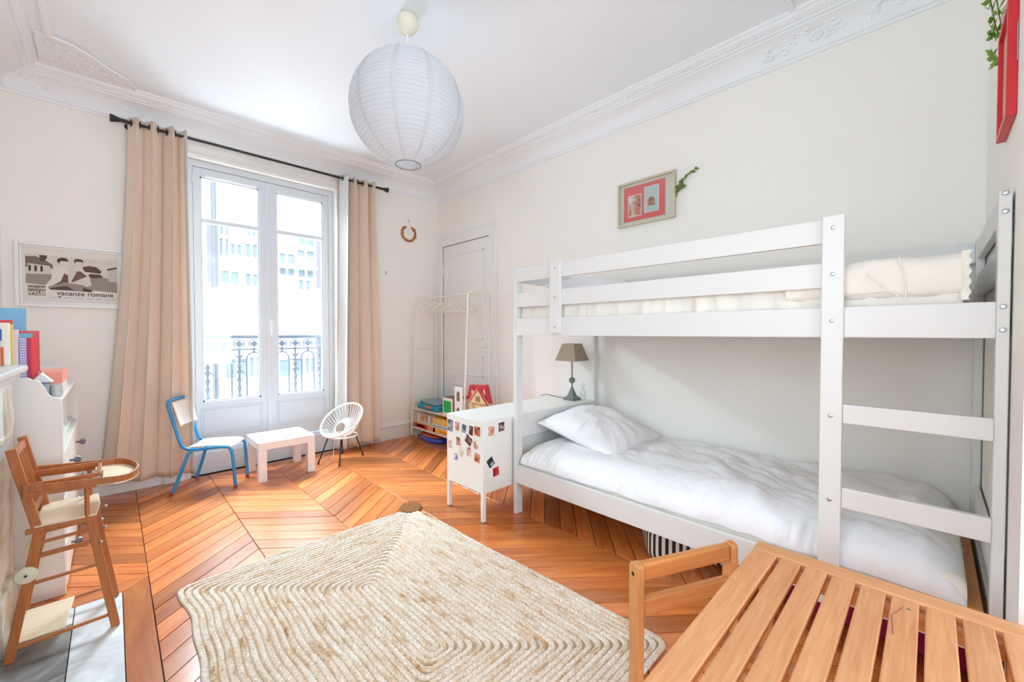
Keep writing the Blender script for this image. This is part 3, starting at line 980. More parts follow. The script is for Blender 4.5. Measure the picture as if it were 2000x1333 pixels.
SLW = wood('orange_pine', (190, 120, 60), (214, 150, 88), 0, rough=0.5, scale=5)
obj('end_slat', M().box(BX0 + RT + 0.01, BX1 - RT - 0.01, -0.122, -0.085, 0.25, 0.325), SLW, bed, bevel=0.003, label='bare orange wood slat at the foot')

# lower mattress and bedding
def slab(name, label, cat, x0, x1, y0, y1, z0, z1, ma, r=0.03, seed=1, gather=0.0):
    """rounded, slightly lumpy mattress"""
    n = 20
    ny = 240
    prof = []
    for i in range(9):
        a = math.pi / 2 * i / 8
        prof.append((x0 + r - r * math.cos(a) , z1 - r + r * math.sin(a)))
    top = [(x0 + r + (x1 - x0 - 2 * r) * i / 10, z1) for i in range(1, 10)]
    right = [(x1 - r + r * math.sin(math.pi / 2 * i / 8), z1 - r + r * math.cos(math.pi / 2 * i / 8)) for i in range(9)]
    loop = [(x0 + 0.01, z0), (x0, z0 + 0.015), (x0 - 0.004, (z0 + z1) / 2)] + prof + top + right + [(x1, z0 + 0.015), (x1 - 0.01, z0)]
    L = np.array(loop)
    yy = np.linspace(y0, y1, ny)
    P = np.zeros((ny, len(L), 3))
    P[..., 0] = L[None, :, 0]; P[..., 2] = L[None, :, 1]; P[..., 1] = yy[:, None]
    g = fbm(yy[:, None] * 26 + 0 * L[None, :, 0], L[None, :, 1] * 5 + L[None, :, 0] * 2.0, seed, 3)
    P[..., 0] -= gather * g * (L[None, :, 0] < x0 + 0.1)
    P[..., 2] += 0.4 * gather * g * (L[None, :, 1] > z1 - 0.03)
    tp = np.minimum(1, np.minimum(yy - y0, y1 - yy) / 0.03)
    cz, cx = (z0 + z1) / 2, (x0 + x1) / 2
    sc = 0.75 + 0.25 * np.sqrt(np.clip(tp, 0, 1))
    P[..., 2] = cz + (P[..., 2] - cz) * sc[:, None]
    m = M().grid(P)
    nv = len(L)
    m.f.append(tuple(range(nv - 1, -1, -1))); m.f.append(tuple((ny - 1) * nv + j for j in range(nv)))
    return single(name, label, cat, m, ma, ((x0 + x1) / 2, (y0 + y1) / 2, z0), smooth=True)
slab('mattress', 'thin mattress under the white duvet on the lower bunk', 'mattress', 1.885, 2.745, -0.088, 1.845, 0.248, 0.40, CREAM, 0.04, 2, 0.002)
slab('mattress', 'cream gathered mattress lying on the upper bunk', 'mattress', 1.890, 2.745, -0.066, 1.845, 1.198, 1.385, CREAM, 0.05, 3, 0.010)

def duvet():
    nx, ny = 120, 240
    u = np.linspace(0, 1, nx)[None, :]
    v = np.linspace(0, 1, ny)[:, None]
    y = -0.070 + 1.910 * v + 0 * u
    # cross-profile: rail edge -> rounded -> flat top -> wall edge
    e = np.clip(u / 0.24, 0, 1)
    ang = e * np.pi / 2
    x = 1.874 + 0.150 * (1 - np.cos(ang)) * (u < 0.24) + (u >= 0.24) * (0.150 + (u - 0.24) / 0.76 * 0.725)
    z = 0.326 + 0.122 * np.sin(ang)
    x = x + 0 * v; z = z + 0 * v
    b = np.clip((u - 0.94) / 0.06, 0, 1)
    z = z - 0.05 * b ** 2
    flat = np.clip((u - 0.15) / 0.2, 0, 1)
    big = fbm(x * 2.2, y * 1.9, 31, 3)
    z = z + 0.013 * big * flat + 0.012 * flat
    # long soft creases
    w1 = fbm(x * 3.5 + y * 2.2, y * 5.5 - x * 5, 51, 3)
    z = z + 0.013 * np.abs(w1) * (0.4 + flat) + 0.0030 * fbm(x * 14, y * 12, 77, 3)
    # vertical gathers on the hanging edge
    hang = np.clip(1 - u / 0.28, 0, 1)
    gath = fbm(y * 21 + x * 5, x * 3, 91, 3)
    x = x - 0.034 * (np.abs(gath)) * hang * np.sin(np.clip(e, 0.0, 1) * np.pi)
    z = z + 0.010 * gath * hang * e
    # a deep fan of creases near the foot end
    fan = np.exp(-((y - 0.62 - 0.35 * (x - 1.87)) / 0.09) ** 2) + 0.7 * np.exp(-((y - 0.50 - 0.2 * (x - 1.87)) / 0.05) ** 2)
    z = z + 0.026 * fan * np.clip(1 - (x - 1.87) / 0.6, 0, 1) * (0.3 + e)
    # ends fall away
    end0 = np.clip((y + 0.070) / 0.09, 0, 1)
    z = 0.325 + (z - 0.325) * (0.25 + 0.75 * np.sqrt(end0))
    end1 = np.clip((1.84 - y) / 0.10, 0, 1)
    z = 0.325 + (z - 0.325) * (0.45 + 0.55 * np.sqrt(end1))
    y = y + 0.03 * fbm(x * 3, y * 0.5, 5, 2) * np.clip(1 - v / 0.15, 0, 1)
    return np.stack([x, y, z], -1)
D = duvet()
o = single('duvet', 'crumpled white duvet spread over the lower bunk', 'bedding', M().grid(D), SHEET, (2.3, 0.86, 0.33), recalc=False, solid=0.004)
o.data.polygons.foreach_set('use_smooth', [True] * len(o.data.polygons))
# folded cream blanket corner showing at the foot of the lower bunk
m = M().grid(np.stack(np.broadcast_arrays(
    np.linspace(2.08, 2.40, 24)[None, :] + 0 * np.linspace(0, 1, 16)[:, None],
    -0.080 - 0.026 * np.sin(np.linspace(0, np.pi / 2, 16))[:, None] + 0.004 * np.sin(np.linspace(0, 14, 24))[None, :],
    0.318 - 0.07 * (1 - np.cos(np.linspace(0, np.pi / 2, 16)))[:, None] + 0.01 * np.sin(np.linspace(0, 9, 24))[None, :]), -1))
o = single('blanket', 'beige blanket corner tucked at the foot under the white duvet', 'blanket', m, mat('beige_blanket', (222, 206, 184), 0.9), (2.24, -0.09, 0.30), recalc=False, solid=0.012, smooth=True)

def pillow_mesh(a, b, t, seed, nu=64, wr=0.012, pinch=0.10, flat=1.0):
    u = np.linspace(-1, 1, nu)
    U, V = np.meshgrid(u, u, indexing='ij')
    X = a * U * (1 - pinch * (1 - V ** 2) * np.abs(U) ** 3 * 0.9) 
    Y = b * V * (1 - pinch * (1 - U ** 2) * np.abs(V) ** 3 * 0.9)
    h = np.clip((1 - U ** 2), 0, 1) ** 0.55 * np.clip((1 - V ** 2), 0, 1) ** 0.55
    Wk = fbm(U * 2.5, V * 2.5, seed, 4)
    edge = (1 - h)
    rad = fbm(np.arctan2(V, U) * 5, np.hypot(U, V) * 1.2, seed + 5, 3)
    Zt = t * h * (1 + 0.10 * Wk) + wr * rad * h * edge * 2.2
    Zb = -t * 0.55 * flat * h
    m = M()
    m.grid(np.stack([X, Y, Zt], -1))
    o = len(m.v)
    m.grid(np.stack([X, Y, Zb], -1)[:, ::-1])
    return m
def place_pillow(name, label, m, ma, loc, rot):
    Rm = Matrix.Translation(loc) @ (rot.to_matrix().to_4x4() if hasattr(rot, 'to_matrix') else rot)
    m.v = [tuple(Rm @ Vector(p)) for p in m.v]
    o = single(name, label, 'pillow', m, ma, loc, smooth=True, recalc=True)
    b = bmesh.new(); b.from_mesh(o.data); bmesh.ops.remove_doubles(b, verts=b.verts, dist=0.0005)
    bmesh.ops.recalc_face_normals(b, faces=b.faces); b.to_mesh(o.data); b.free()
    o.data.polygons.foreach_set('use_smooth', [True] * len(o.data.polygons))
    return o
from mathutils import Euler
place_pillow('pillow', 'plump white pillow on the lower bunk near the grey lamp', pillow_mesh(0.315, 0.305, 0.125, 8), SHEET, (2.345, 1.555, 0.520), Euler((math.radians(13), math.radians(-3), math.radians(2))))
place_pillow('pillow', 'white pillow on the upper bunk behind the guard clamp', pillow_mesh(0.30, 0.29, 0.105, 15), SHEET, (2.36, 1.55, 1.435), Euler((math.radians(10), 0, math.radians(4))))
# folded quilt at the foot of the upper bunk
def quilt():
    n, k = 120, 60
    a = np.linspace(0, 2 * np.pi, n)[:, None]
    s = np.linspace(0, 1, k)[None, :]
    y = -0.066 + 0.46 * s
    hx, hz = 0.412, 0.084
    ca, sa = np.cos(a), np.sin(a)
    sq = lambda c, p: np.sign(c) * np.abs(c) ** p
    tp = np.clip(1.0 - 0.10 * s ** 2 - 0.12 * np.clip((s - 0.8) / 0.2, 0, 1) ** 2, 0.3, 1)
    x = 2.285 + hx * sq(ca, 0.28) * (1 + 0 * s)
    z = 1.268 + hz * tp * (1 + sq(sa, 0.45)) 
    wr = fbm(y * 9 + x * 1.0, x * 3 + z * 7, 44, 4)
    x = x - 0.010 * wr * (ca < -0.5)
    z = z + 0.006 * wr
    return np.stack([x + 0 * y, y + 0.006 * fbm(x * 9, z * 12, 3, 2) + 0 * x, z + 0 * y], -1)
Q = quilt()
m = M().grid(Q, closeu=False)
nn, kk = Q.shape[:2]
m.f.append(tuple(i * kk for i in range(nn - 1, -1, -1))); m.f.append(tuple(i * kk + kk - 1 for i in range(nn)))
qt = thing('quilt', 'cream folded quilt at the foot of the upper bunk behind the ladder', 'bedding', (2.285, 0.15, 1.389))
obj('folded_cloth', m, CREAM, qt, smooth=True)
fm = []
ru = np.linspace(0, 1, 90)[:, None]; rv = np.linspace(0, 1, 8)[None, :]
fz = 1.272 + 0.152 * ru; fy = -0.060 - 0.020 * rv + 0.003 * np.sin(ru * 30) * rv; fx = 1.878 - 0.004 * rv - 0.003 * np.sin(ru * 27 + 1) * rv
obj('frill', M().grid(np.stack(np.broadcast_arrays(fx, fy, fz), -1)), CREAM, qt, recalc=False, solid=0.002, smooth=True)
obj('seam', M().tube([(1.880, 0.080, 1.425), (1.868, 0.065, 1.36), (1.868, 0.060, 1.28)], 0.0022, 6).tube([(1.868, 0.16, 1.375), (1.867, 0.11, 1.32), (1.868, 0.060, 1.275)], 0.0022, 6).tube([(1.867, 0.21, 1.305), (1.866, 0.15, 1.309), (1.866, 0.10, 1.312)], 0.0022, 6), CREAM, qt, smooth=True)

# under the bed
def pouf():
    t = thing('pouf', 'black and cream striped cushion pushed under the bunk bed', 'cushion', (2.26, 0.93, 0), rz=math.radians(35))
    m = M().box(-0.24, 0.24, -0.24, 0.24, 0.001, 0.19)
    o = obj('cover', m, stripes('pouf_stripes', (22, 20, 22), (222, 216, 204), 3, 30.0), t, bevel=0.06, seg=6, local=True, smooth=True)
    obj('piping', M().tube([(-0.227, -0.227, 0.156), (0.227, -0.227, 0.156), (0.227, 0.227, 0.156), (-0.227, 0.227, 0.156)], 0.004, 6, closed=True), mat('cream_piping', (200, 192, 178), 0.8), t, local=True)
    return t
pouf()
mg = thing('storage_box', 'ribbed magenta fabric box under the bunk bed behind the slatted table', 'box', (2.3, 0.17, 0))
obj('fabric_body', M().box(2.08, 2.52, -0.14, 0.42, 0.001, 0.15), stripes('magenta_ribs', (138, 10, 62), (166, 22, 84), 2, 90.0, 0.8), mg, bevel=0.01)
obj('trim_band', M().box(2.076, 2.079, -0.135, 0.415, 0.128, 0.136), CREAM, mg)

# ------------------------------------------------------------------ rug (braided jute), rows are real ridges
def rug():
    t = thing('rug', 'large braided pale jute rug lying on the parquet floor', 'rug', (0.84, 1.55, 0))
    cor = [(0.212, 0.66), (1.492, 0.672), (1.418, 2.405), (0.200, 2.385)]
    JUTE = None
    m_, nt, b = base('braided_jute')
    N, L = nt.nodes.new, nt.links.new
    uvn = N('ShaderNodeUVMap'); uvn.uv_map = 'UVMap'
    mp = N('ShaderNodeMapping'); mp.inputs['Scale'].default_value = (5, 1.0, 1)
    L(uvn.outputs[0], mp.inputs[0])
    n1 = N('ShaderNodeTexNoise'); n1.inputs['Scale'].default_value = 1.6; n1.inputs['Detail'].default_value = 5; n1.inputs['Roughness'].default_value = 0.7
    L(mp.outputs[0], n1.inputs[0])
    cr = N('ShaderNodeValToRGB')
    el = cr.color_ramp.elements
    el[0].position, el[0].color = 0.30, lin((182, 130, 82))
    el[1].position, el[1].color = 0.62, lin((236, 222, 207))
    e = el.new(0.42); e.color = lin((220, 192, 162))
    e = el.new(0.50); e.color = lin((230, 210, 189))
    L(n1.outputs[0], cr.inputs[0])
    mp2 = N('ShaderNodeMapping'); mp2.inputs['Scale'].default_value = (70, 3, 1)
    L(uvn.outputs[0], mp2.inputs[0])
    n2 = N('ShaderNodeTexNoise'); n2.inputs['Scale'].default_value = 2.0; n2.inputs['Detail'].default_value = 2
    L(mp2.outputs[0], n2.inputs[0])
    mr = N('ShaderNodeMapRange'); mr.inputs[1].default_value, mr.inputs[2].default_value = 0.25, 0.75; mr.inputs[3].default_value, mr.inputs[4].default_value = 0.62, 1.14
    L(n2.outputs[0], mr.inputs[0])
    hs = N('ShaderNodeHueSaturation'); L(cr.outputs[0], hs.inputs['Color']); L(mr.outputs[0], hs.inputs['Value'])
    L(hs.outputs[0], b.inputs['Base Color']); b.inputs['Roughness'].default_value = 0.9; b.inputs['Specular IOR Level'].default_value = 0.15
    rows = 26
    cx = sum(p[0] for p in cor) / 4; cy = sum(p[1] for p in cor) / 4
    hw, hl = 0.61, 0.865
    rw = hw / rows
    rr = random.Random(3)
    wob = lambda q: 0.010 * math.sin(q * 7.0) + 0.006 * math.sin(q * 17 + 1)
    for i in range(rows):
        k0 = i * rw
        # ring of the rectangle inset by k (bilinear between the measured corners)
        def ring(ins):
            fx, fy = (1 - ins / hw), (1 - ins / hl)
            fx = max(fx, 0.0)
            def P(a, b_):
                u, v = (a * fx + 1) / 2, (b_ * fy + 1) / 2
                x = (cor[0][0] * (1 - u) + cor[1][0] * u) * (1 - v) + (cor[3][0] * (1 - u) + cor[2][0] * u) * v
                y = (cor[0][1] * (1 - u) + cor[1][1] * u) * (1 - v) + (cor[3][1] * (1 - u) + cor[2][1] * u) * v
                return np.array((x, y))
            return [P(-1, -1), P(1, -1), P(1, 1), P(-1, 1)]
        mid = ring(k0 + rw / 2)
        # sampled closed path with rounded corners
        seg = 0.0075
        pts = []
        rad = max(0.012, 0.045 - 0.0 * i)
        for q in range(4):
            a, b2, c = mid[q], mid[(q + 1) % 4], mid[(q + 2) % 4]
            d = b2 - a; ln = np.linalg.norm(d); d = d / ln
            rad_q = min(rad, ln * 0.45)
            d2 = (c - b2); l2 = np.linalg.norm(d2); d2 = d2 / l2
            rad_q = min(rad_q, l2 * 0.45)
            n_ = max(2, int((ln - 2 * rad_q) / seg))
            for s_ in range(n_):
                pts.append(a + d * (rad_q + (ln - 2 * rad_q) * s_ / n_))
            p0, p2 = b2 - d * rad_q, b2 + d2 * rad_q
            nc = max(3, int(rad_q * 1.6 / seg))
            for s_ in range(nc):
                tt = s_ / nc
                pts.append((1 - tt) ** 2 * p0 + 2 * tt * (1 - tt) * b2 + tt ** 2 * p2)
        A = np.array(pts)
        n = len(A)
        tan = np.roll(A, -1, 0) - np.roll(A, 1, 0)
        tan /= np.linalg.norm(tan, axis=1)[:, None]
        nor = np.stack([tan[:, 1], -tan[:, 0]], 1)
        sl_ = np.concatenate([[0], np.cumsum(np.linalg.norm(np.diff(A, axis=0), axis=1))])
        ws = np.array([-1, -0.72, -0.35, 0, 0.35, 0.72, 1.0])
        # wavy outer edge on the side towards the hearth
        wv = np.where(A[:, 0] < cx - 0.25, 1.0, 0.25) * (0.012 * np.sin(A[:, 1] * 8.5) + 0.007 * np.sin(A[:, 1] * 19 + 2)) * (1 - i / rows) * np.clip(np.abs(tan[:, 1]) - 0.3, 0, 1)
        A = A - np.stack([wv, 0 * wv], 1)
        P = np.zeros((n, len(ws), 3))
        ph = rr.random() * 6
        per = 0.027
        lob = np.abs(np.sin(np.pi * (sl_[:, None] / per + 0.55 * np.abs(ws)[None, :] + (ws > 0)[None, :] * 0.5) + ph))
        hgt = 0.0035 + 0.0085 * np.sqrt(np.clip(1 - ws ** 2, 0, 1))[None, :] * (0.38 + 0.62 * lob)
        hgt[:, 3] *= 0.82
        hgt[:, 0] = hgt[:, -1] = 0.002
        P[..., :2] = A[:, None, :] + nor[:, None, :] * (ws * rw * 0.5)[None, :, None]
        P[..., 2] = hgt
        mm = M().grid(P, closeu=True)
        me_o = obj('braid', mm, m_, t, recalc=False)
        me = me_o.data
        me.polygons.foreach_set('use_smooth', [True] * len(me.polygons))
        uv = me.uv_layers.new(name='UVMap')
        li = np.zeros(len(me.loops), dtype=np.int32); me.loops.foreach_get('vertex_index', li)
        uu = np.stack([sl_[li // len(ws)] + i * 3.7, i * 1.3 + (li % len(ws)) * 0.06], 1)
        uv.data.foreach_set('uv', uu.astype(np.float32).ravel())
    # backing so the floor does not show between rows
    obj('backing', M().prism([(cor[0][0] + 0.03, cor[0][1] + 0.01), (cor[1][0] - 0.02, cor[1][1] + 0.01), (cor[2][0] - 0.02, cor[2][1] - 0.02), (cor[3][0] + 0.03, cor[3][1] - 0.02)], 'z', 0.0006, 0.0024), mat('jute_backing', (170, 150, 118), 0.95), t)
    # brown corner pad peeping out at the far corner
    obj('corner_pad', M().prism([(1.315, 2.40), (1.350, 2.455), (1.40, 2.492), (1.450, 2.486), (1.482, 2.44), (1.478, 2.39), (1.43, 2.33), (1.36, 2.34)], 'z', 0.0008, 0.013), mat('brown_felt', (132, 82, 38), 0.95, vary=0.25, vscale=120), t, bevel=0.002, label='brown felt corner pad')
rug()

# ------------------------------------------------------------------ white metal cabinet with photo magnets
cab = thing('cabinet', 'long white metal cabinet on legs between bunk bed and closet door', 'cabinet', (2.2, 2.09, 0))
CXa, CXb, CYa, CYb = 1.612, 2.795, 1.905, 2.283
obj('body', M().box(CXa, CXb, CYa, CYb, 0.178, 0.63), WMET, cab, bevel=0.004)
obj('door', M().box(CXa + 0.03, (CXa + CXb) / 2 - 0.003, CYb + 0.001, CYb + 0.014, 0.195, 0.615), WMET, cab, bevel=0.003)
obj('door', M().box((CXa + CXb) / 2 + 0.003, CXb - 0.03, CYb + 0.001, CYb + 0.014, 0.195, 0.615), WMET, cab, bevel=0.003)
for x in (CXa, CXb - 0.024):
    for y in (CYa, CYb - 0.024):
        lg = obj('leg', M().box(x, x + 0.024, y, y + 0.024, 0.004, 0.18), WMET, cab, bevel=0.0015)
        obj('foot_cap', M().box(x - 0.0005, x + 0.0245, y - 0.0005, y + 0.0245, 0, 0.006), mat('grey_plastic', (90, 90, 90), 0.6), lg)
PH = {
    'a': blobs('photo_grey', [(40, 44, 56), (120, 128, 140), (206, 208, 214)], 26),
    'b': blobs('photo_portrait', [(70, 34, 28), (196, 140, 116), (232, 214, 200)], 30),
    'c': blobs('photo_blue', [(40, 46, 70), (128, 140, 172), (206, 206, 214)], 30),
    'd': blobs('photo_warm', [(60, 20, 16), (206, 116, 84), (236, 210, 196)], 28),
    'e': blobs('photo_skin', [(120, 84, 72), (214, 176, 156), (240, 234, 228)], 30),
    'f': blobs('photo_khaki', [(150, 140, 84), (208, 204, 170), (236, 232, 220)], 26),
    'g': blobs('photo_beach', [(40, 92, 150), (220, 150, 96), (238, 214, 190)], 24),
    'h': blobs('photo_dark', [(34, 16, 20), (110, 56, 60), (206, 196, 196)], 26),
    'i': blobs('photo_black', [(10, 10, 12), (30, 30, 32), (230, 230, 228)], 34, stops=(0.3, 0.52, 0.72)),
    'j': blobs('photo_red', [(60, 8, 10), (186, 24, 34), (214, 90, 84)], 24),
}
PAPERW = mat('photo_paper', (240, 240, 238), 0.35)
mag = [
    # y, z, w, h, tilt, key, label
    (2.243, 0.553, 0.068, 0.088, 2, 'a', 'large black and white photo magnet at the top corner of the cabinet end'),
    (2.163, 0.560, 0.050, 0.062, -3, 'b', 'portrait photo magnet beside the black and white one on the cabinet end'),
    (2.092, 0.555, 0.050, 0.062, 4, 'c', 'bluish photo magnet in the top row on the cabinet end'),
    (2.020, 0.555, 0.046, 0.066, 6, 'h', 'dark brown photo magnet half covered in the top row on the cabinet end'),
    (1.958, 0.561, 0.064, 0.066, 2, 'd', 'orange red photo magnet nearest the cabinet corner in the top row'),
    (2.242, 0.430, 0.046, 0.060, -3, 'e', 'pale portrait photo magnet alone at the outer side of the second row'),
    (2.153, 0.463, 0.050, 0.060, -4, 'b', 'brown haired portrait photo magnet in the second row of the cabinet end'),
    (2.045, 0.489, 0.072, 0.062, 28, 'h', 'strongly tilted family photo magnet in the second row on the cabinet'),
    (1.975, 0.471, 0.046, 0.058, -22, 'e', 'tilted photo magnet touching the family photo in the second row'),
    (2.125, 0.398, 0.058, 0.052, 38, 'f', 'tilted khaki photo magnet in the third row on the cabinet'),
    (2.180, 0.355, 0.044, 0.050, -4, 'c', 'small white edged photo magnet hanging lowest on the cabinet end'),
    (2.041, 0.416, 0.048, 0.062, -4, 'e', 'pink skinned portrait photo magnet in the third row on the cabinet'),
    (1.959, 0.396, 0.058, 0.064, 10, 'd', 'peach coloured photo magnet low beside the front cabinet corner'),
]
for y, z, w_, h_, tl, key, lab in mag:
    t = thing('photo_magnet', lab, 'magnet', (CXa, y, z), group='photo magnets on the cabinet')
    Rm = Matrix.Rotation(math.radians(tl), 4, 'X')
    mm = M().box(-0.0018, -0.0002, -w_ / 2, w_ / 2, -h_ / 2, h_ / 2); mm.v = [tuple(Rm @ Vector(p)) for p in mm.v]
    obj('card', mm, PAPERW, t, local=True)
    q = 0.90
    mm = M().box(-0.0021, -0.0017, -w_ / 2 * q, w_ / 2 * q, -h_ / 2 * q, h_ / 2 * q); mm.v = [tuple(Rm @ Vector(p)) for p in mm.v]
    obj('print', mm, PH[key], t, local=True)
for x, z, w_, h_, tl, key, lab in [
    (1.678, 0.561, 0.052, 0.064, 2, 'g', 'beach photo magnet with blue sky on the cabinet side by the bed'),
    (1.764, 0.574, 0.056, 0.062, -2, 'h', 'dark photo magnet of a hat nearest the bed post on the cabinet'),
    (1.672, 0.366, 0.054, 0.062, -30, 'i', 'tilted black and white lettered magnet on the cabinet side by the bed'),
    (1.716, 0.298, 0.056, 0.060, -5, 'j', 'red photo magnet lowest on the cabinet side by the bed')]:
    t = thing('photo_magnet', lab, 'magnet', (x, CYa, z), group='photo magnets on the cabinet')
    Rm = Matrix.Rotation(math.radians(tl), 4, 'Y')
    mm = M().box(-w_ / 2, w_ / 2, -0.0018, -0.0002, -h_ / 2, h_ / 2); mm.v = [tuple(Rm @ Vector(p)) for p in mm.v]
    obj('card', mm, PAPERW, t, local=True)
    mm = M().box(-w_ / 2 * .92, w_ / 2 * .92, -0.0021, -0.0017, -h_ / 2 * .92, h_ / 2 * .92); mm.v = [tuple(Rm @ Vector(p)) for p in mm.v]
    obj('print', mm, PH[key], t, local=True)

# table lamp and bottle on the cabinet
tx, ty = 2.660, 2.030
lamp = thing('table_lamp', 'small grey table lamp with square taupe shade on white cabinet', 'lamp', (tx, ty, 0.63), rz=math.radians(2))
LGR = mat('grey_green_metal', (112, 118, 112), 0.45, vary=0.12, vscale=30)
sq = lambda r, z: [(r, r, z), (-r, r, z), (-r, -r, z), (r, -r, z)]
m = M()
lev = [(0.052, 0.0), (0.052, 0.012), (0.040, 0.022), (0.026, 0.040), (0.018, 0.065), (0.012, 0.085), (0.010, 0.10)]
for r, z in lev: m.v.extend(sq(r, z))
for i in range(len(lev) - 1):
    for j in range(4):
        m.f.append((i * 4 + j, i * 4 + (j + 1) % 4, i * 4 + 4 + (j + 1) % 4, i * 4 + 4 + j))
m.f.append((3, 2, 1, 0)); m.f.append(tuple((len(lev) - 1) * 4 + j for j in range(4)))
obj('base', m, LGR, lamp, local=True, bevel=0.003)
obj('stem', M().tube([(0, 0, 0.09), (0, 0, 0.36)], 0.0055, 10), LGR, lamp, local=True, smooth=True)
obj('knop', M().ball((0, 0, 0.158), 0.026, 18, 12), LGR, lamp, local=True, smooth=True)
m = M()
for r, z in ((0.098, 0.318), (0.056, 0.455), (0.054, 0.455), (0.096, 0.318)): m.v.extend(sq(r, z))
for a, b_ in ((0, 1), (1, 2), (2, 3), (3, 0)):
    for j in range(4):
        m.f.append((a * 4 + j, a * 4 + (j + 1) % 4, b_ * 4 + (j + 1) % 4, b_ * 4 + j))
obj('lamp_shade', m, mat('taupe_linen', (178, 160, 142), 0.9, vary=0.05, bump=0.15, bscale=300, trans=0.2), lamp, local=True, label='taupe linen shade')
obj('shade_carrier', M().tube([(-0.055, 0, 0.45), (0.055, 0, 0.45)], 0.002, 6).tube([(0, 0, 0.35), (0, 0, 0.452)], 0.004, 6), LGR, lamp, local=True)
obj('cord', M().tube([(-0.03, 0.05, 0.012), (-0.05, 0.09, 0.016), (-0.06, 0.15, 0.022), (-0.055, 0.21, 0.028), (-0.065, 0.25, 0.020), (-0.06, 0.275, 0.010)], 0.003, 6), BLACK, lamp, local=True, smooth=True)
bt = thing('bottle', 'small clear glass bottle with stopper beside the grey lamp', 'bottle', (2.735, 1.975, 0.63))
CG = glassmat('clear_glass', (0.93, 0.95, 0.94), 0.12)
obj('flask', M().lathe([(0.024, 0.001), (0.026, 0.01), (0.026, 0.06), (0.020, 0.08), (0.010, 0.09), (0.010, 0.10)], 18, (2.735, 1.975, 0.63)), CG, bt, smooth=True)
obj('stopper', M().lathe([(0.006, 0.098), (0.015, 0.106), (0.017, 0.118), (0.010, 0.130), (0.001, 0.140)], 14, (2.735, 1.975, 0.63)), CG, bt, smooth=True)

# ------------------------------------------------------------------ clothes rack with shelves and toys
RK = mat('ivory_tube', (236, 232, 220), 0.35, vary=0.01)
rack = thing('clothes_rack', 'white tubular clothes rack with two wooden shelves before the closet door', 'clothes rack', (2.55, 3.58, 0))
def rack_end(f0, f1, t0, t1):
    """inverted U: front foot, rear foot, front top, rear top"""
    f0, f1, t0, t1 = map(Vector, (f0, f1, t0, t1))
    pts = [f0 + Vector((0.05, 0, 0)), f0 + Vector((0.012, 0, 0.008)), f0 + Vector((0, 0, 0.05))]
    pts += [f0.lerp(t0, 0.5), t0 - Vector((0, 0, 0.06)), t0 + Vector((0.006, 0, -0.018)), t0 + Vector((0.03, 0, 0)), t1 - Vector((0.03, 0, 0)), t1 + Vector((-0.006, 0, -0.018)), t1 - Vector((0, 0, 0.06)), f1.lerp(t1, 0.5), f1 + Vector((0, 0, 0.05)), f1 + Vector((-0.012, 0, 0.008)), f1 - Vector((0.05, 0, 0))]
    m = M().tube(pts, 0.0105, 10)
    m.tube([f0 + Vector((0.05, 0, 0)), f1 - Vector((0.05, 0, 0))], 0.0105, 10)
    o = obj('end_frame', m, RK, rack, smooth=True)
    c0, c1 = f0.lerp(t0, 0.63), f1.lerp(t1, 0.63)
    obj('cross_tube', M().tube([c0, c1], 0.007, 8), RK, o, smooth=True)
    for p in (f0, f1):
        s_ = 0.06 if p is f0 else -0.06
        obj('foot', M().lathe([(0.012, 0.0), (0.012, 0.02)], 12, (p.x + s_, p.y, 0)), WMET, o, smooth=True)
    return o
rack_end((2.385, 4.055, 0.03), (2.725, 4.085, 0.03), (2.405, 3.935, 1.56), (2.69, 4.01, 1.56))
rack_end((2.385, 3.11, 0.03), (2.735, 3.13, 0.03), (2.405, 3.055, 1.56), (2.69, 3.10, 1.56))
obj('hanging_bar', M().tube([(2.55, 3.98, 1.56), (2.55, 3.07, 1.56)], 0.010, 10), RK, rack, smooth=True)
for z in (0.342, 0.128):
    sh_ = obj('shelf', M().box(2.40, 2.71, 3.12, 4.05, z - 0.018, z), PINE, rack, bevel=0.004)
    obj('shelf_rail', M().tube([(2.393, 3.11, z - 0.010), (2.393, 4.055, z - 0.010)], 0.006, 8), RK, sh_, smooth=True)
hg = thing('coat_hanger', 'white plastic coat hanger on the bar of the tubular clothes rack', 'hanger', (2.55, 3.86, 1.572), group='coat hangers on the rack')
hm = M().tube([(0, 0, -0.075), (0.0, 0, -0.045), (0.004, 0, -0.02), (0.014, 0, -0.005), (0.012, 0, 0.006), (0, 0, 0.0115), (-0.011, 0, 0.006), (-0.014, 0, -0.004)], 0.0028, 6)
obj('hook', hm, RK, hg, smooth=True, local=True)
obj('arms', M().tube([(0, 0, -0.072), (-0.10, 0, -0.105), (-0.185, 0, -0.155), (-0.19, 0, -0.172), (-0.17, 0, -0.178), (0, 0, -0.180), (0.17, 0, -0.178), (0.19, 0, -0.172), (0.185, 0, -0.155), (0.10, 0, -0.105)], 0.0045, 6, closed=True), RK, hg, smooth=True, local=True)
for i, y in enumerate((3.80, 3.72, 3.62, 3.55, 3.46, 3.36)):
    dup(hg, (2.55, y, 1.572), math.radians([4, -6, 8, -3, 10, -8][i]))

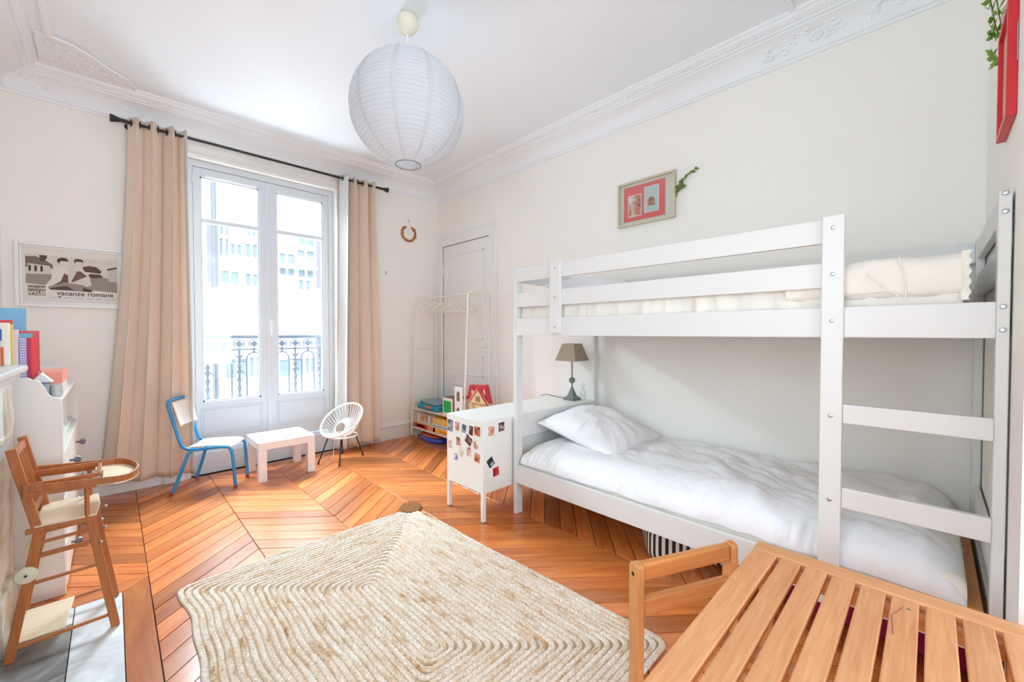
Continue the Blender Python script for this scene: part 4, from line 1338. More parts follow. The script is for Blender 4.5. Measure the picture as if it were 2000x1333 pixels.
def plain_box(name, label, cat, x0, x1, y0, y1, z0, z1, ma, panels=(), bevel=0.002, group=None, rz=0.0):
    """cardboard box with flat printed panels on the side that faces the room"""
    t = thing(name, label, cat, ((x0 + x1) / 2, (y0 + y1) / 2, z0), rz=rz, group=group)
    cx, cy = (x0 + x1) / 2, (y0 + y1) / 2
    obj('carton', M().box(x0 - cx, x1 - cx, y0 - cy, y1 - cy, 0, z1 - z0), ma, t, local=True, bevel=bevel)
    for a, b_, c_, d_, pm in panels:
        # fractions of the front face, a..b across (0 = far end), c..d up
        ya, yb2 = (y1 - cy) - (y1 - y0) * a, (y1 - cy) - (y1 - y0) * b_
        obj('print', M().box(x0 - cx - 0.0006, x0 - cx, min(ya, yb2), max(ya, yb2), (z1 - z0) * c_, (z1 - z0) * d_), pm, t, local=True)
    return t
RED, YEL, ORA = mat('box_red', (196, 40, 48), 0.4), mat('box_yellow', (240, 190, 70), 0.4), mat('box_orange', (222, 110, 50), 0.4)
WHT, BLU, GRN = mat('box_white', (236, 236, 236), 0.4), mat('box_blue', (30, 96, 178), 0.4), mat('box_pale_green', (176, 206, 200), 0.4)
PINK = mat('box_pink', (236, 150, 130), 0.4)
zs = 0.1285
plain_box('board_game', 'long red and yellow board game box at the bottom of the lower shelf', 'board game', 2.405, 2.68, 3.14, 4.03, zs, zs + 0.048, YEL, [(0.0, 0.30, 0, 1, RED), (0.06, 0.24, 0.3, 0.75, PINK), (0.30, 0.46, 0, 1, PINK), (0.42, 0.46, 0, 1, ORA), (0.86, 1.0, 0, 1, RED), (0.55, 0.80, 0.3, 0.6, ORA)], group='board games on the rack')
plain_box('board_game', 'pale blue and green board game box in the middle of the lower shelf stack', 'board game', 2.41, 2.67, 3.15, 3.74, zs + 0.049, zs + 0.086, WHT, [(0.0, 0.10, 0, 1, GRN), (0.12, 0.75, 0.3, 0.7, mat('box_lilac', (150, 160, 206), 0.4)), (0.8, 0.98, 0.1, 0.9, GRN)], group='board games on the rack')
plain_box('board_game', 'yellow board game box with blue square on top of the lower shelf stack', 'board game', 2.42, 2.66, 3.17, 3.69, zs + 0.087, zs + 0.150, YEL, [(0.05, 0.40, 0.15, 0.85, blobs('game_scene', [(150, 116, 60), (230, 200, 120), (244, 236, 206)], 30)), (0.55, 0.80, 0.1, 0.9, BLU)], group='board games on the rack')
plain_box('board_game', 'white game box with brown picture standing left on the red board game', 'board game', 2.43, 2.64, 3.76, 4.00, zs + 0.049, zs + 0.150, WHT, [(0.18, 0.86, 0.22, 0.98, blobs('game_brown', [(120, 66, 40), (206, 150, 116), (240, 226, 210)], 26)), (0.1, 0.9, 0.04, 0.16, GRN)], group='board games on the rack')
# teal carry case on the upper shelf
tc_ = thing('toy_case', 'teal plastic toy case lying on the upper shelf of the rack', 'toy', (2.52, 3.80, 0.3425), rz=math.radians(-4))
TEAL, TEALD = mat('teal_plastic', (24, 146, 176), 0.3), mat('slate_plastic', (120, 150, 166), 0.35)
m = M().prism([(-0.10, -0.22), (0.10, -0.22), (0.15, -0.14), (0.15, 0.16), (0.08, 0.24), (-0.06, 0.24), (-0.12, 0.17), (-0.12, -0.14)], 'z', 0.0, 0.055)
obj('case_body', m, TEAL, tc_, local=True, bevel=0.016, seg=4, smooth=True)
m = M().prism([(-0.08, -0.19), (0.09, -0.19), (0.13, -0.12), (0.13, 0.14), (0.07, 0.20), (-0.05, 0.20), (-0.10, 0.14), (-0.10, -0.12)], 'z', 0.055, 0.085)
obj('case_lid', m, TEALD, tc_, local=True, bevel=0.010, seg=3, smooth=True, label='slate blue lid')
obj('latch', M().box(-0.128, -0.110, -0.14, -0.02, 0.030, 0.048), ORA, tc_, local=True, bevel=0.004)
# wooden block with green arch
gb_ = thing('toy_house', 'wooden toy house end with bright green arched door on upper shelf', 'toy', (2.47, 3.40, 0.3425))
obj('wooden_wall', M().box(2.42, 2.56, 3.462, 3.478, 0.3425, 0.50), wood('toy_wood', (176, 104, 62), (206, 136, 90), 2, scale=6), gb_, bevel=0.002)
obj('white_front', M().box(2.405, 2.415, 3.315, 3.478, 0.3425, 0.515), WHT, gb_, bevel=0.001)
ar = [(3.333, 0.365)] + [(3.463, 0.365)] + [(3.463 - 0.012 * (1 - math.cos(a)), 0.465 + 0.022 * math.sin(a)) for a in [i * math.pi / 12 for i in range(7)]] + [(3.345 - 0.012 * math.sin(a), 0.465 + 0.022 * math.cos(a)) for a in [i * math.pi / 12 for i in range(7)]]
obj('green_door', M().prism(ar, 'x', 2.4035, 2.4065), mat('toy_green', (30, 176, 84), 0.4), gb_, label='bright green arched door')
obj('brown_roof', M().box(2.42, 2.60, 3.30, 3.47, 0.505, 0.520), wood('toy_wood_dark', (110, 60, 44), (140, 80, 60), 1), gb_, bevel=0.002)
# dollhouse
dh = thing('dollhouse', 'wooden dollhouse with red gabled roof and arched windows on upper shelf', 'toy', (2.53, 3.02, 0.3425))
BRW = mat('window_brown', (134, 104, 78), 0.6, vary=0.3, vscale=40)
REDR = mat('roof_red', (196, 48, 66), 0.45)
REDL = mat('roof_rose', (226, 128, 138), 0.45)
TIM = wood('doll_timber', (214, 186, 140), (232, 208, 166), 1, scale=5)
yL, yR = 2.80, 3.275
obj('front_panel', M().box(2.403, 2.411, 3.145, yL + 0.475, 0.3425, 0.645), WHT, dh, bevel=0.001)
for z in (0.385, 0.545):
    ap = [(3.190, z - 0.04), (3.236, z - 0.04), (3.236, z + 0.03)] + [(3.213 + 0.023 * math.cos(a), z + 0.03 + 0.028 * math.sin(a)) for a in [i * math.pi / 8 for i in range(1, 8)]] + [(3.190, z + 0.03)]
    obj('arched_window', M().prism(ap, 'x', 2.4015, 2.4035), BRW, dh)
obj('house_body', M().prism([(yL + 0.02, 0.3425), (3.14, 0.3425), (3.14, 0.53), (yL + 0.02, 0.53)], 'x', 2.45, 2.50), TIM, dh, bevel=0.002)
obj('gable_wall', M().prism([(2.805, 0.515), (3.075, 0.515), (2.94, 0.645)], 'x', 2.425, 2.45), TIM, dh, bevel=0.001)
rf = obj('roof', M().prism([(2.815, 0.520), (2.87, 0.690), (3.10, 0.672), (3.14, 0.52)], 'x', 2.452, 2.50), REDR, dh, bevel=0.002, label='red roof')
obj('skylight', M().prism([(3.06, 0.575), (3.02, 0.585), (3.03, 0.63), (3.07, 0.62)], 'x', 2.4495, 2.4525), TIM, rf)
obj('skylight', M().prism([(2.865, 0.60), (2.89, 0.60), (2.895, 0.645), (2.875, 0.645)], 'x', 2.4495, 2.4525), TIM, rf)
for sg, p in ((1, ((3.085, 0.505), (2.94, 0.655))), (-1, ((2.795, 0.505), (2.94, 0.655)))):
    obj('gable_board', M().bar((2.422, *p[0]), (2.422, *p[1]), 0.012, 0.012), REDL if sg > 0 else REDR, dh, bevel=0.001)
for y, z in ((2.94, 0.555), (2.985, 0.43), (2.90, 0.43)):
    obj('window', M().box(2.421, 2.4255, y - 0.026, y + 0.026, z - 0.025, z + 0.025) if z > 0.5 else M().box(2.446, 2.4505, y - 0.03, y + 0.03, z - 0.04, z + 0.03), BRW, dh)
obj('window_bar', M().box(2.419, 2.4215, 2.937, 2.943, 0.53, 0.58), TIM, dh)
# toy tray on the floor
ft = thing('toy_tray', 'orange and blue plastic toy with handle on the floor under the rack', 'toy', (2.50, 3.80, 0.0), rz=math.radians(-6))
BLUP, ORP = mat('blue_plastic', (34, 84, 196), 0.25, coat=0.3), mat('orange_plastic', (236, 110, 44), 0.3)
ov = [(0.11 * math.cos(a) * (1.0), 0.235 * math.sin(a)) for a in [i * math.pi / 14 for i in range(28)]]
obj('shell', M().prism(ov, 'z', 0.004, 0.050), BLUP, ft, local=True, bevel=0.016, seg=4, smooth=True)
obj('face', M().prism([(x * 0.80, y * 0.80 + 0.02) for x, y in ov], 'z', 0.050, 0.066), ORP, ft, local=True, bevel=0.006, seg=3, smooth=True, label='orange face plate')
obj('handle', M().tube([(-0.03, 0.05, 0.06), (-0.03, 0.05, 0.09), (-0.03, 0.00, 0.095), (-0.03, -0.01, 0.06)], 0.003, 6), WMET, ft, local=True, smooth=True)

# ------------------------------------------------------------------ children's furniture by the window
st = thing('side_table', 'small square white table before the window', 'table', (1.01, 3.845, 0))
LAC = mat('white_laminate', (243, 242, 240), 0.35, vary=0.008)
TX0, TX1, TY0, TY1 = 0.802, 1.218, 3.640, 4.052
obj('tabletop', M().box(TX0, TX1, TY0, TY1, 0.250, 0.310), LAC, st, bevel=0.003)
for x in (TX0, TX1 - 0.057):
    for y in (TY0, TY1 - 0.057):
        obj('leg', M().box(x, x + 0.057, y, y + 0.057, 0, 0.2505), LAC, st, bevel=0.002)

BLUT = mat('blue_tube_paint', (46, 146, 206), 0.3, vary=0.03)
VEN = wood('pale_veneer', (238, 229, 216), (247, 242, 234), 0, rough=0.3, scale=4, stretch=8, bump=0.01)
chair = thing('child_chair', 'blue tubular child chair with white seat beside small table', 'chair', (0.55, 3.865, 0), rz=math.radians(-30))
def side(s):
    hw = 0.128 * s
    rear = [(-0.195, 0.180 * s, 0.006), (-0.165, 0.168 * s, 0.09), (-0.105, 0.146 * s, 0.285), (-0.085, 0.138 * s, 0.300)]
    front = [(-0.235, hw, 0.650), (-0.225, hw, 0.60), (-0.165, hw, 0.372), (-0.150, hw, 0.335), (-0.115, hw, 0.312), (-0.06, hw, 0.308), (0.10, hw, 0.318), (0.148, hw, 0.312), (0.168, hw, 0.285), (0.176, hw * 0.97, 0.22), (0.188, hw * 0.93, 0.006)]
    return rear, front
for s in (-1, 1):
    r, f = side(s)
    fr_ = obj('side_frame', M().tube(f, 0.0115, 12), BLUT, chair, local=True, smooth=True)
    lg = obj('rear_leg', M().tube(r, 0.0115, 12), BLUT, chair, local=True, smooth=True)
    obj('foot_cap', M().lathe([(0.013, 0), (0.013, 0.02)], 12, (f[-1][0], f[-1][1], 0)), mat('red_rubber', (150, 60, 46), 0.7), fr_, local=True, smooth=True)
    obj('foot_cap', M().lathe([(0.013, 0), (0.013, 0.02)], 12, (r[0][0], r[0][1], 0)), MATS['red_rubber'], lg, local=True, smooth=True)
obj('top_tube', M().tube([(-0.235, -0.128, 0.648), (-0.238, -0.118, 0.666), (-0.24, -0.095, 0.674), (-0.24, 0.095, 0.674), (-0.238, 0.118, 0.666), (-0.235, 0.128, 0.648)], 0.0115, 12), BLUT, chair, local=True, smooth=True)
bp = np.zeros((14, 10, 3))
for i in range(14):
    for j in range(10):
        a, b_ = i / 13 * 2 - 1, j / 9
        bp[i, j] = (-0.222 + 0.055 * b_ * 0.9 - 0.018 * (1 - a * a) + 0.012, 0.122 * a, 0.662 - 0.18 * b_)
obj('backrest', M().grid(bp), VEN, chair, local=True, smooth=True, solid=0.008, recalc=False)
sp_ = np.zeros((16, 16, 3))
for i in range(16):
    for j in range(16):
        a, b_ = i / 15, j / 15 * 2 - 1
        sp_[i, j] = (-0.12 + 0.285 * a, (0.122 + 0.006 * a) * b_, 0.326 + 0.004 * math.sin(a * 3) - 0.006 * (1 - b_ * b_) - 0.016 * max(0, (a - 0.85) / 0.15) ** 2)
obj('seat', M().grid(sp_), VEN, chair, local=True, smooth=True, solid=0.009, recalc=False)

# round string chair
ac = thing('string_chair', 'round white string chair on thin black legs beside the curtain', 'chair', (1.50, 3.78, 0), rz=math.radians(203))
PVC = mat('white_pvc_string', (240, 240, 238), 0.35)
rimc = Vector((0.0, 0, 0.372)); RR = 0.20; tl = math.radians(40)
ex = Vector((math.cos(tl), 0, -math.sin(tl))); ey = Vector((0, 1, 0)); nz = Vector((math.sin(tl), 0, math.cos(tl)))
def rimp(a, k=1.0):
    return rimc + ex * (RR * math.cos(a) * k) + ey * (RR * math.sin(a) * k)
obj('rim', M().tube([rimp(i * math.pi / 24) for i in range(48)], 0.0085, 10, closed=True), PVC, ac, smooth=True, local=True)
inc = Vector((-0.028, -0.045, 0.285))
ix = Vector((math.cos(math.radians(62)), 0, -math.sin(math.radians(62))))
def innp(a): return inc + ix * (0.055 * math.cos(a)) + ey * (0.062 * math.sin(a))
obj('inner_ring', M().tube([innp(i * math.pi / 14) for i in range(28)], 0.007, 8, closed=True), PVC, ac, smooth=True, local=True)
base_c = Vector((-0.005, 0, 0.228))
def basep(a): return base_c + Vector((0.125 * math.cos(a), 0.135 * math.sin(a), 0))
for k in range(38):
    a = 2 * math.pi * k / 38
    p, q = rimp(a), innp(a)
    bpt = base_c + Vector((0.12 * math.cos(a), 0.13 * math.sin(a), 0.004))
    lowf = (1 + math.cos(a)) / 2
    mid = p.lerp(q, 0.55); mid = mid - nz * 0.055
    if mid.z < 0.232: mid.z = 0.232
    obj('string', M().tube([p, p.lerp(mid, 0.55) - nz * 0.010, mid, mid.lerp(q, 0.5) - nz * 0.006, q], 0.0043, 5), PVC, ac, smooth=True, local=True)
obj('seat_ring', M().tube([basep(i * math.pi / 14) for i in range(28)], 0.008, 8, closed=True), PVC, ac, smooth=True, local=True)
inv = Wm(ac).inverted()
for fx, fy in ((1.294, 3.797), (1.408, 3.607), (1.701, 3.783), (1.584, 3.985)):
    ft_ = inv @ Vector((fx, fy, 0.0))
    a = math.atan2(ft_.y, ft_.x)
    tp = base_c + Vector((0.118 * math.cos(a), 0.128 * math.sin(a), 0.0))
    lg = obj('leg', M().tube([tp, ft_ + Vector((0, 0, 0.004))], 0.0055, 8), BLACK, ac, smooth=True, local=True)
    obj('foot_cap', M().tube([ft_ + (tp - ft_) * 0.09, ft_ + Vector((0, 0, 0.003))], 0.0085, 8), BLACK, lg, smooth=True, local=True)
cl = [inv @ Vector(p) for p in ((1.445, 3.80, 0.225), (1.436, 3.80, 0.12), (1.43, 3.80, 0.05), (1.415, 3.80, 0.012))]
obj('loose_string', M().tube(cl, 0.003, 6), PVC, ac, smooth=True, local=True)

# ------------------------------------------------------------------ doll high chair
hc = thing('high_chair', 'small beech doll high chair with rounded tray beside the fireplace', 'high chair', (-0.13, 2.39, 0))
yn, yf = 2.262, 2.518
def hbar(name, p, q, w_, t_, ma=HCW, par=None, up=(0, 1, 0), bv=0.002):
    return obj(name, M().bar(p, q, w_, t_, up), ma, par or hc, bevel=bv)
RW = {}
for y in (yn, yf):
    sg = -1 if y == yn else 1
    hbar('rear_leg', (-0.278, y, 0.002), (-0.200, y, 0.452), 0.026, 0.017)
    hbar('front_leg', (-0.006, y, 0.002), (-0.070, y, 0.452), 0.026, 0.017)
    hbar('seat_rail', (-0.232, y + sg * 0.010, 0.456), (-0.052, y + sg * 0.010, 0.456), 0.018, 0.014)
    hbar('back_post', (-0.203, y, 0.452), (-0.262, y, 0.758), 0.026, 0.018)
    hbar('arm', (-0.236, y + sg * 0.016, 0.594), (-0.050, y + sg * 0.016, 0.586), 0.020, 0.014)
    obj('arm_support', M().tube([(-0.078, y + sg * 0.006, 0.455), (-0.078, y + sg * 0.006, 0.590)], 0.0075, 10), HCW, hc, smooth=True)
    for z in (0.405, 0.360, 0.262, 0.048):
        fx0 = -0.278 + 0.078 * (z / 0.45) + 0.010
        fx1 = -0.006 - 0.064 * (z / 0.45) - 0.010
        hbar('rung', (fx0, y, z), (fx1, y, z + 0.006), 0.011, 0.010)
obj('seat', M().prism([(-0.212, 2.252), (-0.052, 2.250), (-0.044, 2.39), (-0.052, 2.530), (-0.212, 2.528)], 'z', 0.462, 0.472), HCP, hc, bevel=0.003, label='pale plywood seat')
for x, z in ((-0.258, 0.735), (-0.216, 0.52)):
    hbar('back_rail', (x, yn, z), (x, yf, z), 0.026, 0.012, up=(1, 0, 0.2))
for k in range(4):
    y = yn + (yf - yn) * (k + 1) / 5
    obj('back_spindle', M().tube([(-0.218, y, 0.53), (-0.255, y, 0.725)], 0.0065, 8), HCW, hc, smooth=True)
rim_o = [(-0.236, yn - 0.026), (-0.05, yn - 0.030)] + [(0.0 + 0.075 * math.sin(a), 2.39 - 0.162 * math.cos(a)) for a in [i * math.pi / 16 for i in range(0, 17)]] + [(-0.05, yf + 0.030), (-0.236, yf + 0.026)]
n = len(rim_o)
def offs(pts, d):
    out = []
    for i, p in enumerate(pts):
        a = Vector(pts[max(i - 1, 0)]); b_ = Vector(pts[min(i + 1, len(pts) - 1)])
        t_ = (b_ - a).normalized()
        out.append((p[0] - t_.y * d, p[1] + t_.x * d))
    return out
rim_i = offs(rim_o, 0.007)
m = M()
zt = lambda p: -0.026 * (p[0] + 0.236) / 0.31
for i in range(n):
    m.v += [(*rim_o[i], 0.602 + zt(rim_o[i])), (*rim_o[i], 0.628 + zt(rim_o[i])), (*rim_i[i], 0.628 + zt(rim_i[i])), (*rim_i[i], 0.602 + zt(rim_i[i]))]
for i in range(n - 1):
    for j in range(4):
        m.f.append((i * 4 + j, i * 4 + (j + 1) % 4, (i + 1) * 4 + (j + 1) % 4, (i + 1) * 4 + j))
m.f.append((3, 2, 1, 0)); m.f.append(tuple((n - 1) * 4 + j for j in range(4)))
tray = obj('tray', M().prism([(-0.06, 2.30)] + [(-0.06, yn - 0.02)] + rim_o[1:-1][1:-1] + [(-0.06, yf + 0.02), (-0.06, 2.48), (-0.035, 2.44), (-0.035, 2.34)], 'z', 0.598, 0.604), HCP, hc, label='pale tray board')
for v_ in tray.data.vertices:
    v_.co.z += -0.026 * (v_.co.x - 0.13 + 0.236) / 0.31
obj('tray_rim', m, HCW, tray, bevel=0.0015)
obj('tray_edge', M().bar((-0.045, 2.30, 0.61), (-0.045, 2.48, 0.61), 0.012, 0.014), HCW, tray, bevel=0.002)
for y in (2.292, 2.488):
    hbar('tray_arm', (-0.235, y, 0.612), (-0.05, y, 0.612), 0.016, 0.012, par=tray)
obj('footboard', M().prism([(-0.262, 2.270), (-0.142, 2.270), (-0.128, 2.510), (-0.262, 2.510)], 'z', 0.055, 0.062), HCP, hc, bevel=0.002, label='pale plywood footboard')
CRW = mat('cream_wheel', (226, 216, 184), 0.5)
for y, sg in ((yn, -1), (yf, 1)):
    Rm = Matrix.Rotation(math.pi / 2 * (1 if sg < 0 else -1), 3, 'X')
    o = obj('wheel', M().lathe([(0.012, 0.0), (0.028, 0.001), (0.030, 0.006), (0.028, 0.010), (0.008, 0.013), (0.001, 0.013)], 20, (-0.232, y + sg * 0.012, 0.305), Rm), CRW, hc, smooth=True, label='cream wheel')
    obj('axle', M().lathe([(0.004, 0.0125), (0.004, 0.0145)], 10, (-0.232, y + sg * 0.012, 0.305), Rm), BLACK, o, smooth=True)
    for x, z in ((-0.030, 0.41), (-0.043, 0.355)):
        obj('bolt', M().ball((x, y + sg * 0.010, z), 0.006, 8, 6), STEEL, hc, smooth=True)

# ------------------------------------------------------------------ fireplace
MA = marble('mantel_marble', (206, 212, 212), (232, 236, 234), 0.3, 2.5)
MB = marble('jamb_marble', (182, 168, 144), (222, 214, 196), 0.35, 3)
fp = thing('fireplace', 'white veined marble fireplace with scrolled jamb against the wall', 'fireplace', (-0.4, 1.95, 0))
sf = [(XL, 1.0), (-0.250, 1.0), (-0.250, 2.60), (-0.256, 2.63), (-0.275, 2.655), (XL, 2.655)]
obj('mantel_shelf', M().prism(sf, 'z', 1.012, 1.040), MA, fp, bevel=0.010, seg=3)
obj('shelf_moulding', M().prism([(XL, 1.0), (-0.272, 1.0), (-0.272, 2.622), (XL, 2.622)], 'z', 0.985, 1.0115), MA, fp, bevel=0.008, seg=3)
obj('frieze', M().prism([(1.0, 0.80), (1.62, 0.86), (2.10, 0.85), (2.28, 0.78), (2.30, 0.70), (2.615, 0.70), (2.615, 0.985), (1.0, 0.985)], 'x', XL, -0.295), MA, fp, bevel=0.004)
obj('frieze_panel', M().tube([(-0.295, 2.28, 0.93), (-0.295, 1.9, 0.93), (-0.295, 1.3, 0.93)], 0.006, 8).tube([(-0.295, 2.28, 0.93), (-0.295, 2.25, 0.89), (-0.295, 2.12, 0.875)], 0.006, 8), MA, fp, smooth=True)
jb = obj('jamb', M().box(XL, -0.312, 2.31, 2.62, 0, 0.79), MB, fp, bevel=0.004)
obj('scroll_bracket', M().prism([(-0.30, 0.74), (-0.291, 0.775), (-0.286, 0.82), (-0.289, 0.88), (-0.294, 0.95), (-0.30, 0.985), (-0.34, 0.985), (-0.34, 0.74)], 'y', 2.42, 2.58), MB, jb, bevel=0.006, seg=3)
obj('jamb_band', M().box(-0.34, -0.290, 2.34, 2.625, 0.755, 0.785), MB, jb, bevel=0.008, seg=3)
obj('jamb_panel', M().box(-0.32, -0.302, 2.36, 2.57, 0.24, 0.72), MB, jb, bevel=0.006)
obj('pilaster_bead', M().tube([(-0.312, 2.345, 0.20), (-0.312, 2.345, 0.755)], 0.012, 8).tube([(-0.312, 2.585, 0.20), (-0.312, 2.585, 0.755)], 0.012, 8), MB, jb, smooth=True)
obj('plinth', M().box(XL, -0.294, 2.30, 2.63, 0, 0.20), MB, jb, bevel=0.005)
jb2 = obj('jamb', M().box(XL, -0.292, 1.03, 1.34, 0, 0.79), MB, fp, bevel=0.004)
obj('firebox', M().box(XL - 0.01, -0.45, 1.34, 2.31, 0, 0.85), mat('soot_iron', (40, 38, 36), 0.8), fp)

# ------------------------------------------------------------------ white bureau beside the fireplace
BW = mat('white_bureau_paint', (234, 231, 225), 0.4, vary=0.015)
bu = thing('bureau', 'white painted bureau with scrolled sides and round knobs by the fireplace', 'bureau', (-0.33, 3.22, 0))
scroll = [(XL + 0.02, 0.0), (-0.163, 0.0), (-0.163, 0.868), (-0.168, 0.880), (-0.178, 0.884), (-0.196, 0.892), (-0.207, 0.908), (-0.212, 0.930), (-0.220, 0.942), (-0.226, 0.958), (-0.236, 0.968), (-0.25, 0.970), (-0.26, 0.978), (XL + 0.02, 0.985)]
obj('side_panel', M().prism(scroll, 'y', 2.690, 2.710), BW, bu, bevel=0.003)
obj('side_panel', M().prism(scroll, 'y', 3.735, 3.755), BW, bu, bevel=0.003)
obj('top_board', M().box(XL + 0.02, -0.166, 2.71, 3.735, 0.862, 0.880), BW, bu, bevel=0.003)
obj('niche_shelf', M().box(XL + 0.02, -0.180, 2.71, 3.735, 0.645, 0.660), BW, bu, bevel=0.002)
obj('back_panel', M().box(XL + 0.02, XL + 0.035, 2.71, 3.735, 0.0, 0.985), BW, bu)
for y in (3.05, 3.40):
    obj('niche_divider', M().box(XL + 0.04, -0.19, y - 0.008, y + 0.008, 0.660, 0.862), BW, bu)
PEW = mat('pewter_knob', (120, 122, 136), 0.25, metal=0.7, vary=0.3, vscale=60)
for z0_, z1_ in ((0.44, 0.635), (0.235, 0.43), (0.03, 0.225)):
    dr = obj('drawer', M().box(-0.40, -0.160, 2.714, 3.731, z0_, z1_), BW, bu, bevel=0.003)
    for y in (2.98, 3.46):
        zc = (z0_ + z1_) / 2
        obj('knob', M().lathe([(0.006, 0), (0.006, 0.012), (0.014, 0.018), (0.019, 0.028), (0.015, 0.038), (0.001, 0.042)], 16, (-0.160, y, zc), Matrix.Rotation(math.pi / 2, 3, 'Y')), PEW, dr, smooth=True)
pf = thing('mirror_frame', 'small upright silver beaded frame inside the bureau niche', 'frame', (-0.21, 2.80, 0.66))
obj('beaded_rim', M().box(-0.190, -0.182, 2.74, 2.90, 0.661, 0.85), mat('silver_beads', (190, 190, 194), 0.35, metal=0.5, vary=0.4, vscale=200, bump=0.6, bscale=220), pf, bevel=0.003)
obj('mirror', M().box(-0.1815, -0.1805, 2.765, 2.875, 0.685, 0.825), mat('mirror_face', (200, 206, 210), 0.08, metal=1.0), pf)
single('notepad', 'small white card standing in the far part of the bureau niche', 'card', M().box(-0.205, -0.200, 3.20, 3.34, 0.661, 0.78), PAPERW, (-0.2, 3.27, 0.66))

# books and boxes on the bureau top (seen past the mantel)
def book(name, label, x0, x1, y0, y1, z0, z1, cover, tilt=0.0, group='books on the bureau', band=None):
    t = thing(name, label, 'book', ((x0 + x1) / 2, (y0 + y1) / 2, z0), rz=math.radians(tilt), group=group)
    hx, hy, hz = (x1 - x0) / 2, (y1 - y0) / 2, z1 - z0
    obj('cover', M().prism([(-hx, -hy), (hx, -hy), (hx, -hy + 0.0025), (-hx + 0.0025, -hy + 0.0025), (-hx + 0.0025, hy - 0.0025), (hx, hy - 0.0025), (hx, hy), (-hx, hy)], 'z', 0, hz), cover, t, local=True)
    obj('pages', M().box(-hx + 0.003, hx - 0.004, -hy + 0.003, hy - 0.003, 0.003, hz - 0.003), mat('book_pages', (236, 230, 216), 0.8), t, local=True)
    if band:
        for a, b_, c_, d_, pm in band:
            obj('print', M().box(-hx + 2 * hx * a, -hx + 2 * hx * b_, -hy - 0.0006, -hy, hz * c_, hz * d_), pm, t, local=True)
    return t
zb = 0.8805
LB = mat('folder_blue', (126, 186, 222), 0.5)
CRI = mat('notebook_crimson', (196, 24, 74), 0.4)
REDB = mat('notebook_red', (232, 52, 62), 0.4)
CORAL = mat('book_coral', (226, 92, 96), 0.45)
SKY = mat('book_sky', (120, 190, 222), 0.45)
LIL = stripes('spiral_lilac', (150, 150, 214), (196, 214, 236), 2, 90.0, 0.4)
book('book', 'tall pale blue folder standing at the back of the books', -0.475, -0.288, 2.955, 2.975, zb, 1.285, LB, band=[(0.56, 0.72, 0.80, 0.815, mat('folder_mark', (226, 240, 248), 0.5))])
book('book', 'coral red book standing behind the crimson notebook on the bureau', -0.42, -0.245, 2.905, 2.930, zb, 1.180, CORAL)
book('book', 'sky blue book edge between lilac and coral books', -0.42, -0.263, 2.870, 2.890, zb, 1.168, SKY)
book('book', 'red notebook with crimson spine standing in front on the bureau', -0.272, -0.240, 2.765, 2.790, zb, 1.150, REDB, band=[(0.0, 0.52, 0, 1, CRI)])
book('book', 'lilac and blue striped spiral notebook standing on the bureau', -0.2845, -0.268, 2.72, 2.755, zb, 1.152, LIL)
book('book', 'white notebook standing by the mantel on the bureau', -0.300, -0.2875, 2.72, 2.745, zb, 1.185, WHT)
pb = thing('box', 'flat coral pink box lying on the bureau top', 'box', (-0.27, 3.0, zb))
obj('carton', M().box(-0.36, -0.172, 2.84, 3.14, zb, 0.985), mat('box_cream', (226, 216, 206), 0.5), pb, bevel=0.003)
obj('lid', M().box(-0.363, -0.169, 2.837, 3.143, 0.935, 0.990), PINK, pb, bevel=0.003, label='coral lid')
ho = thing('house_ornament', 'small tin house ornament with grey roof in front of the pink box', 'ornament', (-0.225, 2.76, zb))
GRT = mat('grey_blue_tin', (150, 170, 178), 0.4)
obj('house_body', M().box(-0.248, -0.206, 2.735, 2.785, zb, 0.952), GRT, ho, bevel=0.002)
obj('house_roof', M().prism([(-0.262, 0.952), (-0.192, 0.952), (-0.227, 0.994)], 'y', 2.728, 2.792), mat('white_tin', (222, 224, 228), 0.4), ho, bevel=0.002)
obj('chimney', M().tube([(-0.229, 2.76, 0.985), (-0.229, 2.76, 1.004)], 0.003, 8), STEEL, ho)
obj('chimney_band', M().box(-0.252, -0.202, 2.7335, 2.7365, 0.946, 0.957), mat('slate_line', (96, 104, 130), 0.5), ho)
single('tealight', 'small patterned white candle pot on the bureau edge', 'candle', M().lathe([(0.018, 0), (0.020, 0.005), (0.020, 0.05), (0.017, 0.05), (0.016, 0.03)], 16, (-0.186, 2.80, zb)), mat('patterned_ceramic', (206, 204, 204), 0.4, vary=0.25, vscale=90), (-0.186, 2.80, zb), smooth=True)

